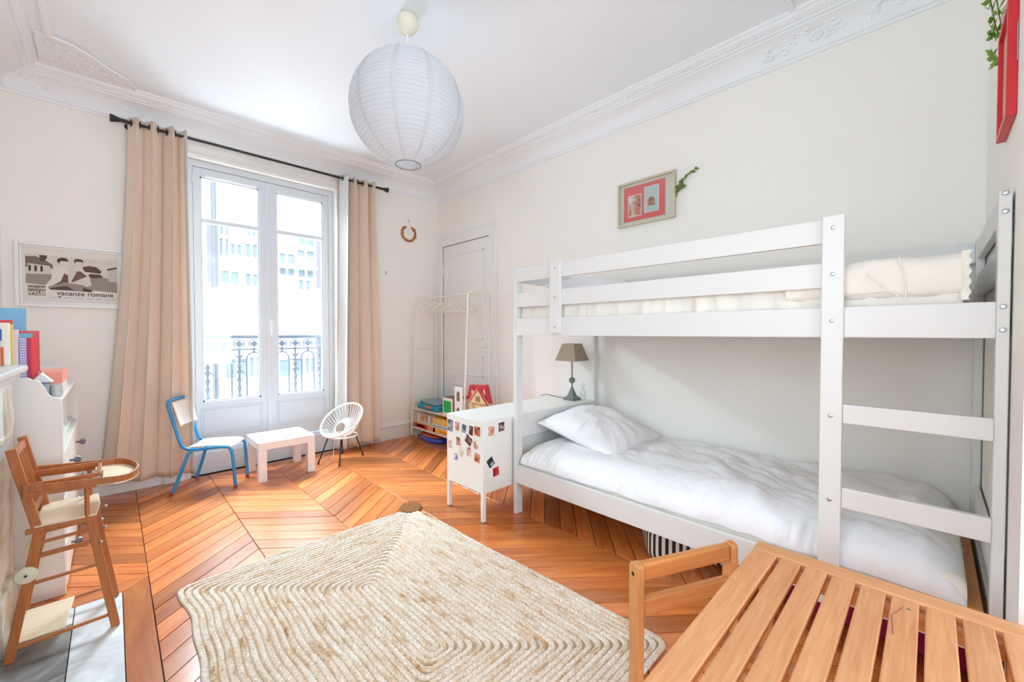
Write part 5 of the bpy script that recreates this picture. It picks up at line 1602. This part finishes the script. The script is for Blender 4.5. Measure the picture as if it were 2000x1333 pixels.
# books on the mantel, spines to the room
zm = 1.0405
BKS = [
    ('slim yellow edged book nearest the mantel end', 2.592, 2.602, 0.165, -0.287, mat('book_yellow', (226, 206, 110), 0.5), None),
    ('pale paperback with blue and orange spine picture on the mantel', 2.53, 2.589, 0.170, -0.293, mat('book_ivory', (232, 226, 214), 0.5), [(0, 0, 0, 0, None)]),
    ('white comic book with red foot standing on the mantel', 2.47, 2.526, 0.172, -0.312, WHT, None),
    ('tall red picture book at the back of the mantel books', 2.61, 2.622, 0.182, -0.290, mat('book_scarlet', (218, 42, 48), 0.4), None),
]
for i, (lab, y0, y1, h_, xf, cv, bd) in enumerate(BKS):
    t = thing('book', lab, 'book', (-0.37, (y0 + y1) / 2, zm), group='books on the mantel')
    cyb = (y0 + y1) / 2
    obj('cover', M().prism([(xf, y0), (xf, y1), (-0.46, y1), (-0.46, y1 - 0.003), (xf - 0.003, y1 - 0.003), (xf - 0.003, y0 + 0.003), (-0.46, y0 + 0.003), (-0.46, y0)], 'z', zm, zm + h_), cv, t)
    obj('pages', M().box(-0.455, xf - 0.004, y0 + 0.0035, y1 - 0.0035, zm + 0.003, zm + h_ - 0.003), MATS['book_pages'], t)
    if i == 1:
        for x0_, x1_, z0_, z1_, pm in ((-0.345, -0.308, 0.10, 0.145, BLU), (-0.345, -0.304, 0.002, 0.075, mat('book_orange', (222, 96, 40), 0.4)), (-0.335, -0.318, 0.03, 0.052, BLACK)):
            obj('print', M().box(x0_, x1_, y0 - 0.0006, y0, zm + z0_, zm + z1_), pm, t)
    if i == 2:
        obj('print', M().box(-0.45, -0.315, y0 - 0.0006, y0, zm + 0.002, zm + 0.045), mat('comic_print', (206, 60, 70), 0.4), t)
        obj('print', M().box(-0.45, -0.310, y0 - 0.0006, y0, zm + 0.06, zm + 0.11), mat('comic_lilac', (176, 170, 214), 0.4), t)
    if i == 3:
        obj('print', M().box(-0.45, -0.330, y0 - 0.0006, y0, zm + 0.172, zm + 0.176), mat('toy_car_purple', (72, 44, 110), 0.4), t)
        obj('print', M().box(-0.45, -0.385, y0 - 0.0006, y0, zm + 0.150, zm + 0.168), WHT, t)

# ------------------------------------------------------------------ pictures on the walls
fm = thing('framed_poster', 'wide white framed black and white film poster on the window wall', 'picture', (-0.19, YW, 1.555))
PX0, PX1, PZ0, PZ1 = -0.446, 0.078, 1.345, 1.768
def frame(parent, name, x0, x1, z0, z1, w_, y0, y1, ma, bv=0.004):
    m = M()
    for a, b_, c_, d_ in ((x0, x0 + w_, z0, z1), (x1 - w_, x1, z0, z1), (x0 + w_, x1 - w_, z1 - w_, z1), (x0 + w_, x1 - w_, z0, z0 + w_)):
        m.box(a, b_, y0, y1, c_, d_)
    return obj(name, m, ma, parent, bevel=bv)
frame(fm, 'outer_frame', PX0, PX1, PZ0, PZ1, 0.020, YW - 0.030, YW - 0.001, GLOSS)
frame(fm, 'inner_frame', PX0 + 0.020, PX1 - 0.020, PZ0 + 0.020, PZ1 - 0.020, 0.012, YW - 0.022, YW - 0.001, GLOSS)
obj('mat_board', M().box(PX0 + 0.03, PX1 - 0.03, YW - 0.012, YW - 0.004, PZ0 + 0.03, PZ1 - 0.03), mat('poster_paper', (226, 222, 214), 0.7), fm)
sx0, sx1, sz0, sz1 = -0.400, 0.030, 1.398, 1.710
def PP(u, v):  # fractions of the printed area, v from the top
    return (sx0 + (sx1 - sx0) * u, sz1 - (sz1 - sz0) * v)
lay = [0]
def pr(name, pts, c, vary=0.0):
    lay[0] += 1
    y = YW - 0.0121 - 0.00012 * lay[0]
    key = 'print_%d_%d_%d' % c
    mm = mat(key, c, 0.7, vary=0.10, vscale=40)
    obj(name, M().prism([PP(*p) for p in pts], 'y', y - 0.0001, y), mm, fm)
pr('print_sky', [(0, 0.06), (1, 0.06), (1, 0.52), (0, 0.52)], (214, 208, 198))
pr('print_hill', [(0, 0.12), (0.10, 0.10), (0.2, 0.17), (0.28, 0.26), (0.28, 0.34), (0, 0.34)], (120, 104, 90))
pr('print_ground', [(0, 0.48), (0.3, 0.46), (0.7, 0.44), (1, 0.50), (1, 0.80), (0, 0.68)], (150, 142, 132))
pr('print_arcade', [(0.02, 0.26), (0.25, 0.29), (0.25, 0.46), (0.02, 0.46)], (206, 200, 188))
for k in range(3):
    pr('print_arch', [(0.03 + 0.06 * k, 0.30), (0.055 + 0.06 * k, 0.30), (0.055 + 0.06 * k, 0.42), (0.03 + 0.06 * k, 0.42)], (60, 50, 44))
pr('print_pines', [(0.14, 0.07), (0.22, 0.07), (0.22, 0.12), (0.19, 0.20), (0.15, 0.20)], (84, 74, 64))
pr('print_trees', [(0.60, 0.26), (0.68, 0.22), (0.76, 0.24), (0.82, 0.33), (0.80, 0.38), (0.62, 0.36)], (90, 70, 58))
pr('print_trees', [(0.68, 0.40), (0.80, 0.40), (0.84, 0.46), (0.72, 0.50), (0.66, 0.46)], (86, 66, 56))
pr('print_wall', [(0.90, 0.28), (1, 0.24), (1, 0.56), (0.90, 0.54)], (198, 192, 182))
pr('print_wall', [(0.88, 0.26), (1, 0.20), (1, 0.24), (0.89, 0.30)], (96, 82, 72))
# two seated figures, kept generic
pr('print_figure', [(0.28, 0.34), (0.36, 0.28), (0.44, 0.32), (0.43, 0.52), (0.34, 0.72), (0.22, 0.74), (0.20, 0.70), (0.26, 0.55)], (222, 218, 210))
pr('print_shade', [(0.40, 0.42), (0.46, 0.50), (0.44, 0.68), (0.26, 0.72), (0.36, 0.60)], (104, 76, 62))
pr('print_figure', [(0.44, 0.30), (0.54, 0.26), (0.62, 0.34), (0.68, 0.48), (0.70, 0.66), (0.56, 0.76), (0.44, 0.66)], (212, 206, 198))
pr('print_shade', [(0.54, 0.36), (0.58, 0.36), (0.65, 0.46), (0.50, 0.60), (0.47, 0.60)], (110, 90, 80))
pr('print_knees', [(0.22, 0.74), (0.40, 0.62), (0.60, 0.66), (0.72, 0.76), (0.70, 0.82), (0.24, 0.80)], (150, 138, 128))
pr('print_shade', [(0.24, 0.76), (0.42, 0.70), (0.50, 0.78), (0.26, 0.79)], (84, 68, 60))
pr('print_stone', [(0.60, 0.72), (0.70, 0.76), (0.69, 0.82), (0.60, 0.80)], (88, 70, 60))
pr('print_face', [(0.345, 0.15), (0.43, 0.15), (0.44, 0.24), (0.40, 0.30), (0.355, 0.28)], (216, 210, 204))
pr('print_hair', [(0.33, 0.12), (0.38, 0.085), (0.43, 0.10), (0.45, 0.16), (0.36, 0.165), (0.345, 0.22), (0.325, 0.18)], (70, 54, 48))
pr('print_face', [(0.52, 0.14), (0.60, 0.14), (0.61, 0.22), (0.57, 0.32), (0.53, 0.28)], (214, 208, 200))
pr('print_hair', [(0.505, 0.13), (0.54, 0.085), (0.60, 0.10), (0.615, 0.18), (0.59, 0.145), (0.53, 0.15), (0.52, 0.20)], (56, 44, 40))
pr('print_band', [(0.0, 0.70), (0.22, 0.72), (0.24, 0.80), (1, 0.82), (1, 1), (0, 1)], (228, 224, 216))
pr('print_panel', [(0.02, 0.72), (0.20, 0.72), (0.20, 0.93), (0.02, 0.93)], (128, 118, 110))
def letters(txt, u, v, size, c, parent, name='lettering', off=0.0, align='LEFT', sx=1.0):
    cu = bpy.data.curves.new(name, 'FONT')
    cu.body = txt; cu.size = size; cu.extrude = 0.0001; cu.offset = off; cu.align_x = align
    o = bpy.data.objects.new(name, cu)
    cu.materials.append(mat('ink_%d_%d_%d' % c, c, 0.6))
    link(o, parent)
    lay[0] += 1
    x, z = PP(u, v)
    p = Wm(parent).inverted() @ Vector((x, YW - 0.0126 - 0.00012 * lay[0], z))
    o.location = p
    o.rotation_euler = (math.pi / 2, 0, 0)
    o.scale = (sx, 1, 1)
    bpy.context.view_layer.update()
    me = bpy.data.meshes.new_from_object(o.evaluated_get(bpy.context.evaluated_depsgraph_get()))
    q = bpy.data.objects.new('print_lettering', me)
    q.matrix_basis = o.matrix_basis.copy()
    bpy.data.objects.remove(o)
    COL.objects.link(q)
    q.parent = parent
    return q
letters('vacanze romane', 0.315, 0.905, 0.043, (96, 84, 76), fm, off=0.0009, sx=0.98)
letters('WILLIAM', 0.11, 0.80, 0.019, (222, 216, 206), fm, align='CENTER', off=0.0004)
letters('WYLER', 0.11, 0.91, 0.034, (226, 220, 210), fm, align='CENTER', off=0.0010, sx=0.85)
pr('print_mark', [(0.325, 0.955), (0.33, 0.935), (0.345, 0.927), (0.36, 0.935), (0.365, 0.955)], (92, 82, 74))
for a, b_ in ((0.28, 0.31), (0.39, 0.46), (0.5, 0.6), (0.64, 0.72), (0.75, 0.82), (0.85, 0.98)):
    pr('print_credit_line', [(a, 0.955), (b_, 0.955), (b_, 0.965), (a, 0.965)], (150, 142, 132))

pc = thing('picture_frame', 'pale wood frame with coral mat and two photos above the bunk bed', 'picture', (XR, 1.465, 2.13))
LW = wood('bleached_oak', (196, 182, 158), (218, 206, 184), 1, scale=8, rough=0.5)
def yframe(parent, name, y0, y1, z0, z1, w_, x0, x1, ma, bv=0.002):
    m = M()
    for a, b_, c_, d_ in ((y0, y0 + w_, z0, z1), (y1 - w_, y1, z0, z1), (y0 + w_, y1 - w_, z1 - w_, z1), (y0 + w_, y1 - w_, z0, z0 + w_)):
        m.box(x0, x1, a, b_, c_, d_)
    return obj(name, m, ma, parent, bevel=bv)
FY0, FY1, FZ0, FZ1 = 1.248, 1.692, 1.972, 2.298
yframe(pc, 'frame', FY0, FY1, FZ0, FZ1, 0.016, XR - 0.034, XR - 0.0005, LW)
obj('backing', M().box(XR - 0.016, XR - 0.010, FY0 + 0.012, FY1 - 0.012, FZ0 + 0.012, FZ1 - 0.012), mat('mat_cream', (222, 220, 208), 0.7), pc)
cm = obj('mat_board', M().box(XR - 0.019, XR - 0.0161, 1.322, 1.645, 2.006, 2.262), mat('mat_coral', (228, 96, 94), 0.6), pc, label='coral mat board')
for y0, y1, z0_, z1_, key in ((1.500, 1.608, 2.035, 2.195, blobs('print_baby', [(70, 50, 46), (196, 112, 84), (226, 196, 180), (226, 230, 236)], 12)), (1.365, 1.478, 2.045, 2.232, mat('print_pale_blue', (196, 208, 212), 0.5))):
    ph = obj('photo', M().box(XR - 0.021, XR - 0.0191, y0, y1, z0_, z1_), WHT, cm)
    obj('photo_print', M().box(XR - 0.0218, XR - 0.0211, y0 + 0.005, y1 - 0.005, z0_ + 0.005, z1_ - 0.005), key, cm)
obj('photo_print', M().prism([(1.395, 2.09), (1.452, 2.09), (1.452, 2.13), (1.435, 2.155), (1.41, 2.15), (1.395, 2.13)], 'x', XR - 0.0224, XR - 0.0219), blobs('print_small_figure', [(60, 50, 60), (190, 120, 90), (226, 210, 190)], 40), cm)
obj('glazing', M().box(XR - 0.0265, XR - 0.0255, FY0 + 0.014, FY1 - 0.014, FZ0 + 0.014, FZ1 - 0.014), glassmat('picture_glass', (0.97, 0.98, 0.97), 0.05), pc)

GREEN1, GREEN2 = mat('leaf_green', (96, 124, 40), 0.5, vary=0.3, vscale=40), mat('fresh_leaf', (110, 150, 40), 0.5, vary=0.25, vscale=60)
def sprig(name, label, origin, stems, ma, leaf_=0.018, seed=1, normal=(1, 0, 0)):
    t = thing(name, label, 'plant', origin)
    rr = random.Random(seed)
    O = Vector(origin)
    lm = M()
    for pts in stems:
        P = [O + Vector(p) for p in pts]
        obj('stem', M().tube(P, 0.0016, 5), mat('stem_brown', (104, 92, 44), 0.7), t, smooth=True)
        for i in range(len(P) - 1):
            for k in range(10):
                p = P[i].lerp(P[i + 1], k / 10)
                d = (P[i + 1] - P[i]).normalized()
                sd = Vector((rr.uniform(-0.5, 0.5), rr.uniform(-1, 1), rr.uniform(-1, 1)))
                nv = Vector(normal)
                sd = (sd - nv * sd.dot(nv) * 0.6).normalized()
                e = p + (sd * 0.8 + d * 0.5) * leaf_ * rr.uniform(0.7, 1.3)
                wv = (e - p).cross(nv).normalized() * leaf_ * 0.34
                c = p.lerp(e, 0.5)
                lm.add([p, c + wv, e, c - wv, c + nv * leaf_ * 0.1], [(0, 1, 4), (1, 2, 4), (2, 3, 4), (3, 0, 4)])
    obj('leaves', lm, ma, t, recalc=False, kind='stuff')
    return t
sprig('greenery_sprig', 'dried green sprig tucked behind the pale picture frame', (XR - 0.008, 1.252, 2.135), [[(0, 0.01, -0.02), (-0.006, -0.035, 0.055), (-0.010, -0.085, 0.105), (-0.012, -0.15, 0.130)], [(0, 0.01, -0.01), (-0.006, -0.030, 0.03), (-0.010, -0.070, 0.040)], [(0, 0.005, -0.01), (-0.005, -0.02, 0.04), (-0.006, -0.04, 0.075)]], GREEN1, 0.022, 3, (-1, 0, 0))

rfm = thing('picture_frame', 'bright red box frame on the end wall above the ladder', 'picture', (1.99, YE, 1.97))
RFR = mat('red_lacquer', (206, 34, 46), 0.35, vary=0.03)
frame(rfm, 'frame', 1.862, 2.118, 1.800, 2.145, 0.020, YE + 0.0005, YE + 0.0215, RFR, 0.0015)
obj('mat_board', M().box(1.88, 2.10, YE + 0.004, YE + 0.010, 1.818, 2.127), mat('warm_mat', (206, 176, 150), 0.7, vary=0.15, vscale=12), rfm)
obj('hanging_wire', M().tube([(1.87, YE + 0.002, 2.145), (1.862, YE + 0.002, 2.05), (1.858, YE + 0.002, 1.95)], 0.0012, 5), STEEL, rfm)
sprig('greenery_sprig', 'fresh green sprig behind the top of the red frame', (2.10, YE + 0.012, 2.15), [[(0, 0, -0.03), (0.03, 0.012, 0.03), (0.05, 0.02, 0.10), (0.04, 0.03, 0.17)], [(0.02, 0, -0.08), (0.05, 0.012, -0.06), (0.075, 0.018, -0.02)], [(0.0, 0, 0.0), (-0.02, 0.012, 0.06), (-0.03, 0.02, 0.13)], [(0.01, 0, -0.01), (0.06, 0.02, 0.04), (0.09, 0.022, 0.06)]], GREEN2, 0.030, 5, (0, 1, 0))

# wreath, hooks
wr_ = thing('wreath', 'small open wreath of dried orange leaves on the window wall', 'wreath', (2.41, YW, 2.29))
WC = Vector((2.412, YW - 0.012, 2.292))
obj('wire_hoop', M().tube([WC + Vector((0.082 * math.sin(a), 0, -0.082 * math.cos(a))) for a in [math.radians(-155 + 310 * i / 24) for i in range(25)]], 0.003, 6), mat('wreath_wire', (120, 74, 36), 0.7), wr_, smooth=True)
lm = M(); rr = random.Random(12)
for i in range(210):
    a = math.radians(-155 + 310 * rr.random())
    r = 0.082 + rr.uniform(-0.012, 0.013)
    p = WC + Vector((r * math.sin(a), rr.uniform(-0.008, 0.008), -r * math.cos(a)))
    d = Vector((rr.uniform(-1, 1), rr.uniform(-0.4, 0.4), rr.uniform(-1, 1))).normalized() * 0.012
    s_ = d.cross(Vector((0, 1, 0))).normalized() * 0.005
    lm.add([p - d, p + s_, p + d, p - s_, p + Vector((0, -0.003, 0))], [(0, 1, 4), (1, 2, 4), (2, 3, 4), (3, 0, 4)])
obj('dried_leaves', lm, mat('dried_orange_leaf', (188, 118, 54), 0.8, vary=0.35, vscale=90), wr_, recalc=False, kind='stuff')
obj('hanging_thread', M().tube([WC + Vector((-0.035, 0, 0.072)), Vector((2.412, YW - 0.006, 2.435)), WC + Vector((0.035, 0, 0.072))], 0.0012, 5), PVC, wr_)
obj('nail', M().tube([(2.412, YW, 2.437), (2.412, YW - 0.014, 2.440)], 0.004, 8), mat('old_nail', (120, 124, 112), 0.5, metal=0.4), wr_)
single('wall_hook', 'tiny metal hook on the bare wall between curtain and wreath', 'hook', M().tube([(2.135, YW, 1.835), (2.135, YW - 0.010, 1.835), (2.135, YW - 0.014, 1.815), (2.135, YW - 0.010, 1.806)], 0.004, 6), MATS['old_nail'], (2.135, YW, 1.80), smooth=True)

# ------------------------------------------------------------------ slatted table in the foreground and the little rail frame beside it
tb = thing('slatted_table', 'beech table with slatted top in the near corner of the room', 'table', (1.08, 0.11, 0))
ZT = 0.50
edge = obj('edge_plank', M().box(1.424, 1.487, -0.158, 0.382, ZT - 0.022, ZT), BEECHY, tb, bevel=0.004, seg=3)
xs0 = 0.560
obj('edge_plank', M().box(xs0 - 0.063, xs0, -0.158, 0.382, ZT - 0.022, ZT), BEECHY, tb, bevel=0.004, seg=3)
ed = [(0.316, 0.380)] + [(0.316 - 0.0608 * (i + 1), 0.316 - 0.0608 * i - 0.0105) for i in range(8)]
for i, (a, b_) in enumerate(ed):
    a2 = max(a, -0.157)
    if b_ - a2 < 0.01: continue
    if i == 0:
        obj('slat', M().box(xs0 + 0.001, 1.4235, a2, b_, ZT - 0.018, ZT - 0.001), BEECH, tb, bevel=0.003, seg=2)
    else:
        obj('slat', M().box(xs0 + 0.001, 1.4235, a2, b_, ZT - 0.018, ZT - 0.0012), BEECH, tb, bevel=0.003, seg=2)
obj('apron', M().box(1.405, 1.424, -0.158, 0.372, 0.440, ZT - 0.0185), BEECHY, tb, bevel=0.002)
obj('apron', M().box(xs0, xs0 + 0.019, -0.158, 0.372, 0.440, ZT - 0.0185), BEECHY, tb, bevel=0.002)
obj('batten', M().box(0.97, 1.01, -0.150, 0.374, 0.462, ZT - 0.0185), BEECHY, tb)
for x in (xs0 + 0.019, 1.375):
    for y in (0.32, -0.155):
        if x < 1.0 or True:
            obj('leg', M().box(x, x + 0.030, y, y + 0.032, 0, 0.4815), BEECHZ, tb, bevel=0.003)
# pencil mark and screw head on a slat
obj('pencil_mark', M().tube([(1.375, 0.040, ZT - 0.0008), (1.345, 0.048, ZT - 0.0008), (1.32, 0.058, ZT - 0.0008), (1.27, 0.053, ZT - 0.0008), (1.235, 0.051, ZT - 0.0008)], 0.0011, 5), mat('red_pencil', (160, 84, 84), 0.7), tb, label='reddish pencil mark')
obj('screw', M().lathe([(0.004, 0), (0.004, 0.0006), (0.001, 0.0009)], 10, (1.375, 0.030, ZT - 0.0013)), STEEL, tb, smooth=True)

ang = math.atan2(-0.170, 0.365)
rf_ = thing('rail_frame', 'upright beech frame of two posts and two rails beside slatted table', 'stand', (1.34, 0.555, 0), rz=ang)
Lh = 0.205
ZF = 0.452
def post(x):
    w_ = 0.028
    prof = [(-0.022, 0.0), (0.022, 0.0), (0.022, ZF - 0.018)] + [(0.004 + 0.018 * math.cos(a), ZF - 0.018 + 0.018 * math.sin(a)) for a in [i * math.pi / 12 for i in range(1, 7)]] + [(-0.004 - 0.018 * math.sin(a), ZF - 0.018 + 0.018 * math.cos(a)) for a in [i * math.pi / 12 for i in range(0, 7)]]
    return obj('post', M().prism(prof, 'x', x - w_ / 2, x + w_ / 2) if False else M().prism([(y, z) for y, z in prof], 'x', x - w_ / 2, x + w_ / 2), BEECHZ, rf_, local=True, bevel=0.004, seg=3, smooth=True)
p0 = post(-Lh + 0.014); p1 = post(Lh - 0.014)
obj('top_rail', M().box(-Lh + 0.0285, Lh - 0.0285, -0.014, 0.014, ZF - 0.058, ZF - 0.004), BEECHX, rf_, local=True, bevel=0.006, seg=3)
obj('lower_rail', M().box(-Lh + 0.0285, Lh - 0.0285, -0.014, 0.014, ZF - 0.170, ZF - 0.118), BEECHX, rf_, local=True, bevel=0.005, seg=3)
obj('bolt_hole', M().lathe([(0.0065, 0), (0.0065, 0.0007)], 14, (-Lh, 0.0, ZF - 0.034), Matrix.Rotation(-math.pi / 2, 3, 'Y')), mat('black_hole', (16, 12, 10), 0.8), p0, local=True)
for x in (-Lh + 0.014, Lh - 0.014):
    obj('foot', M().box(x - 0.014, x + 0.014, -0.13, 0.022, 0.0, 0.030), BEECHZ, rf_, local=True, bevel=0.004)

# every plank, slat and other piece keeps a plain name; nothing is hidden from any ray
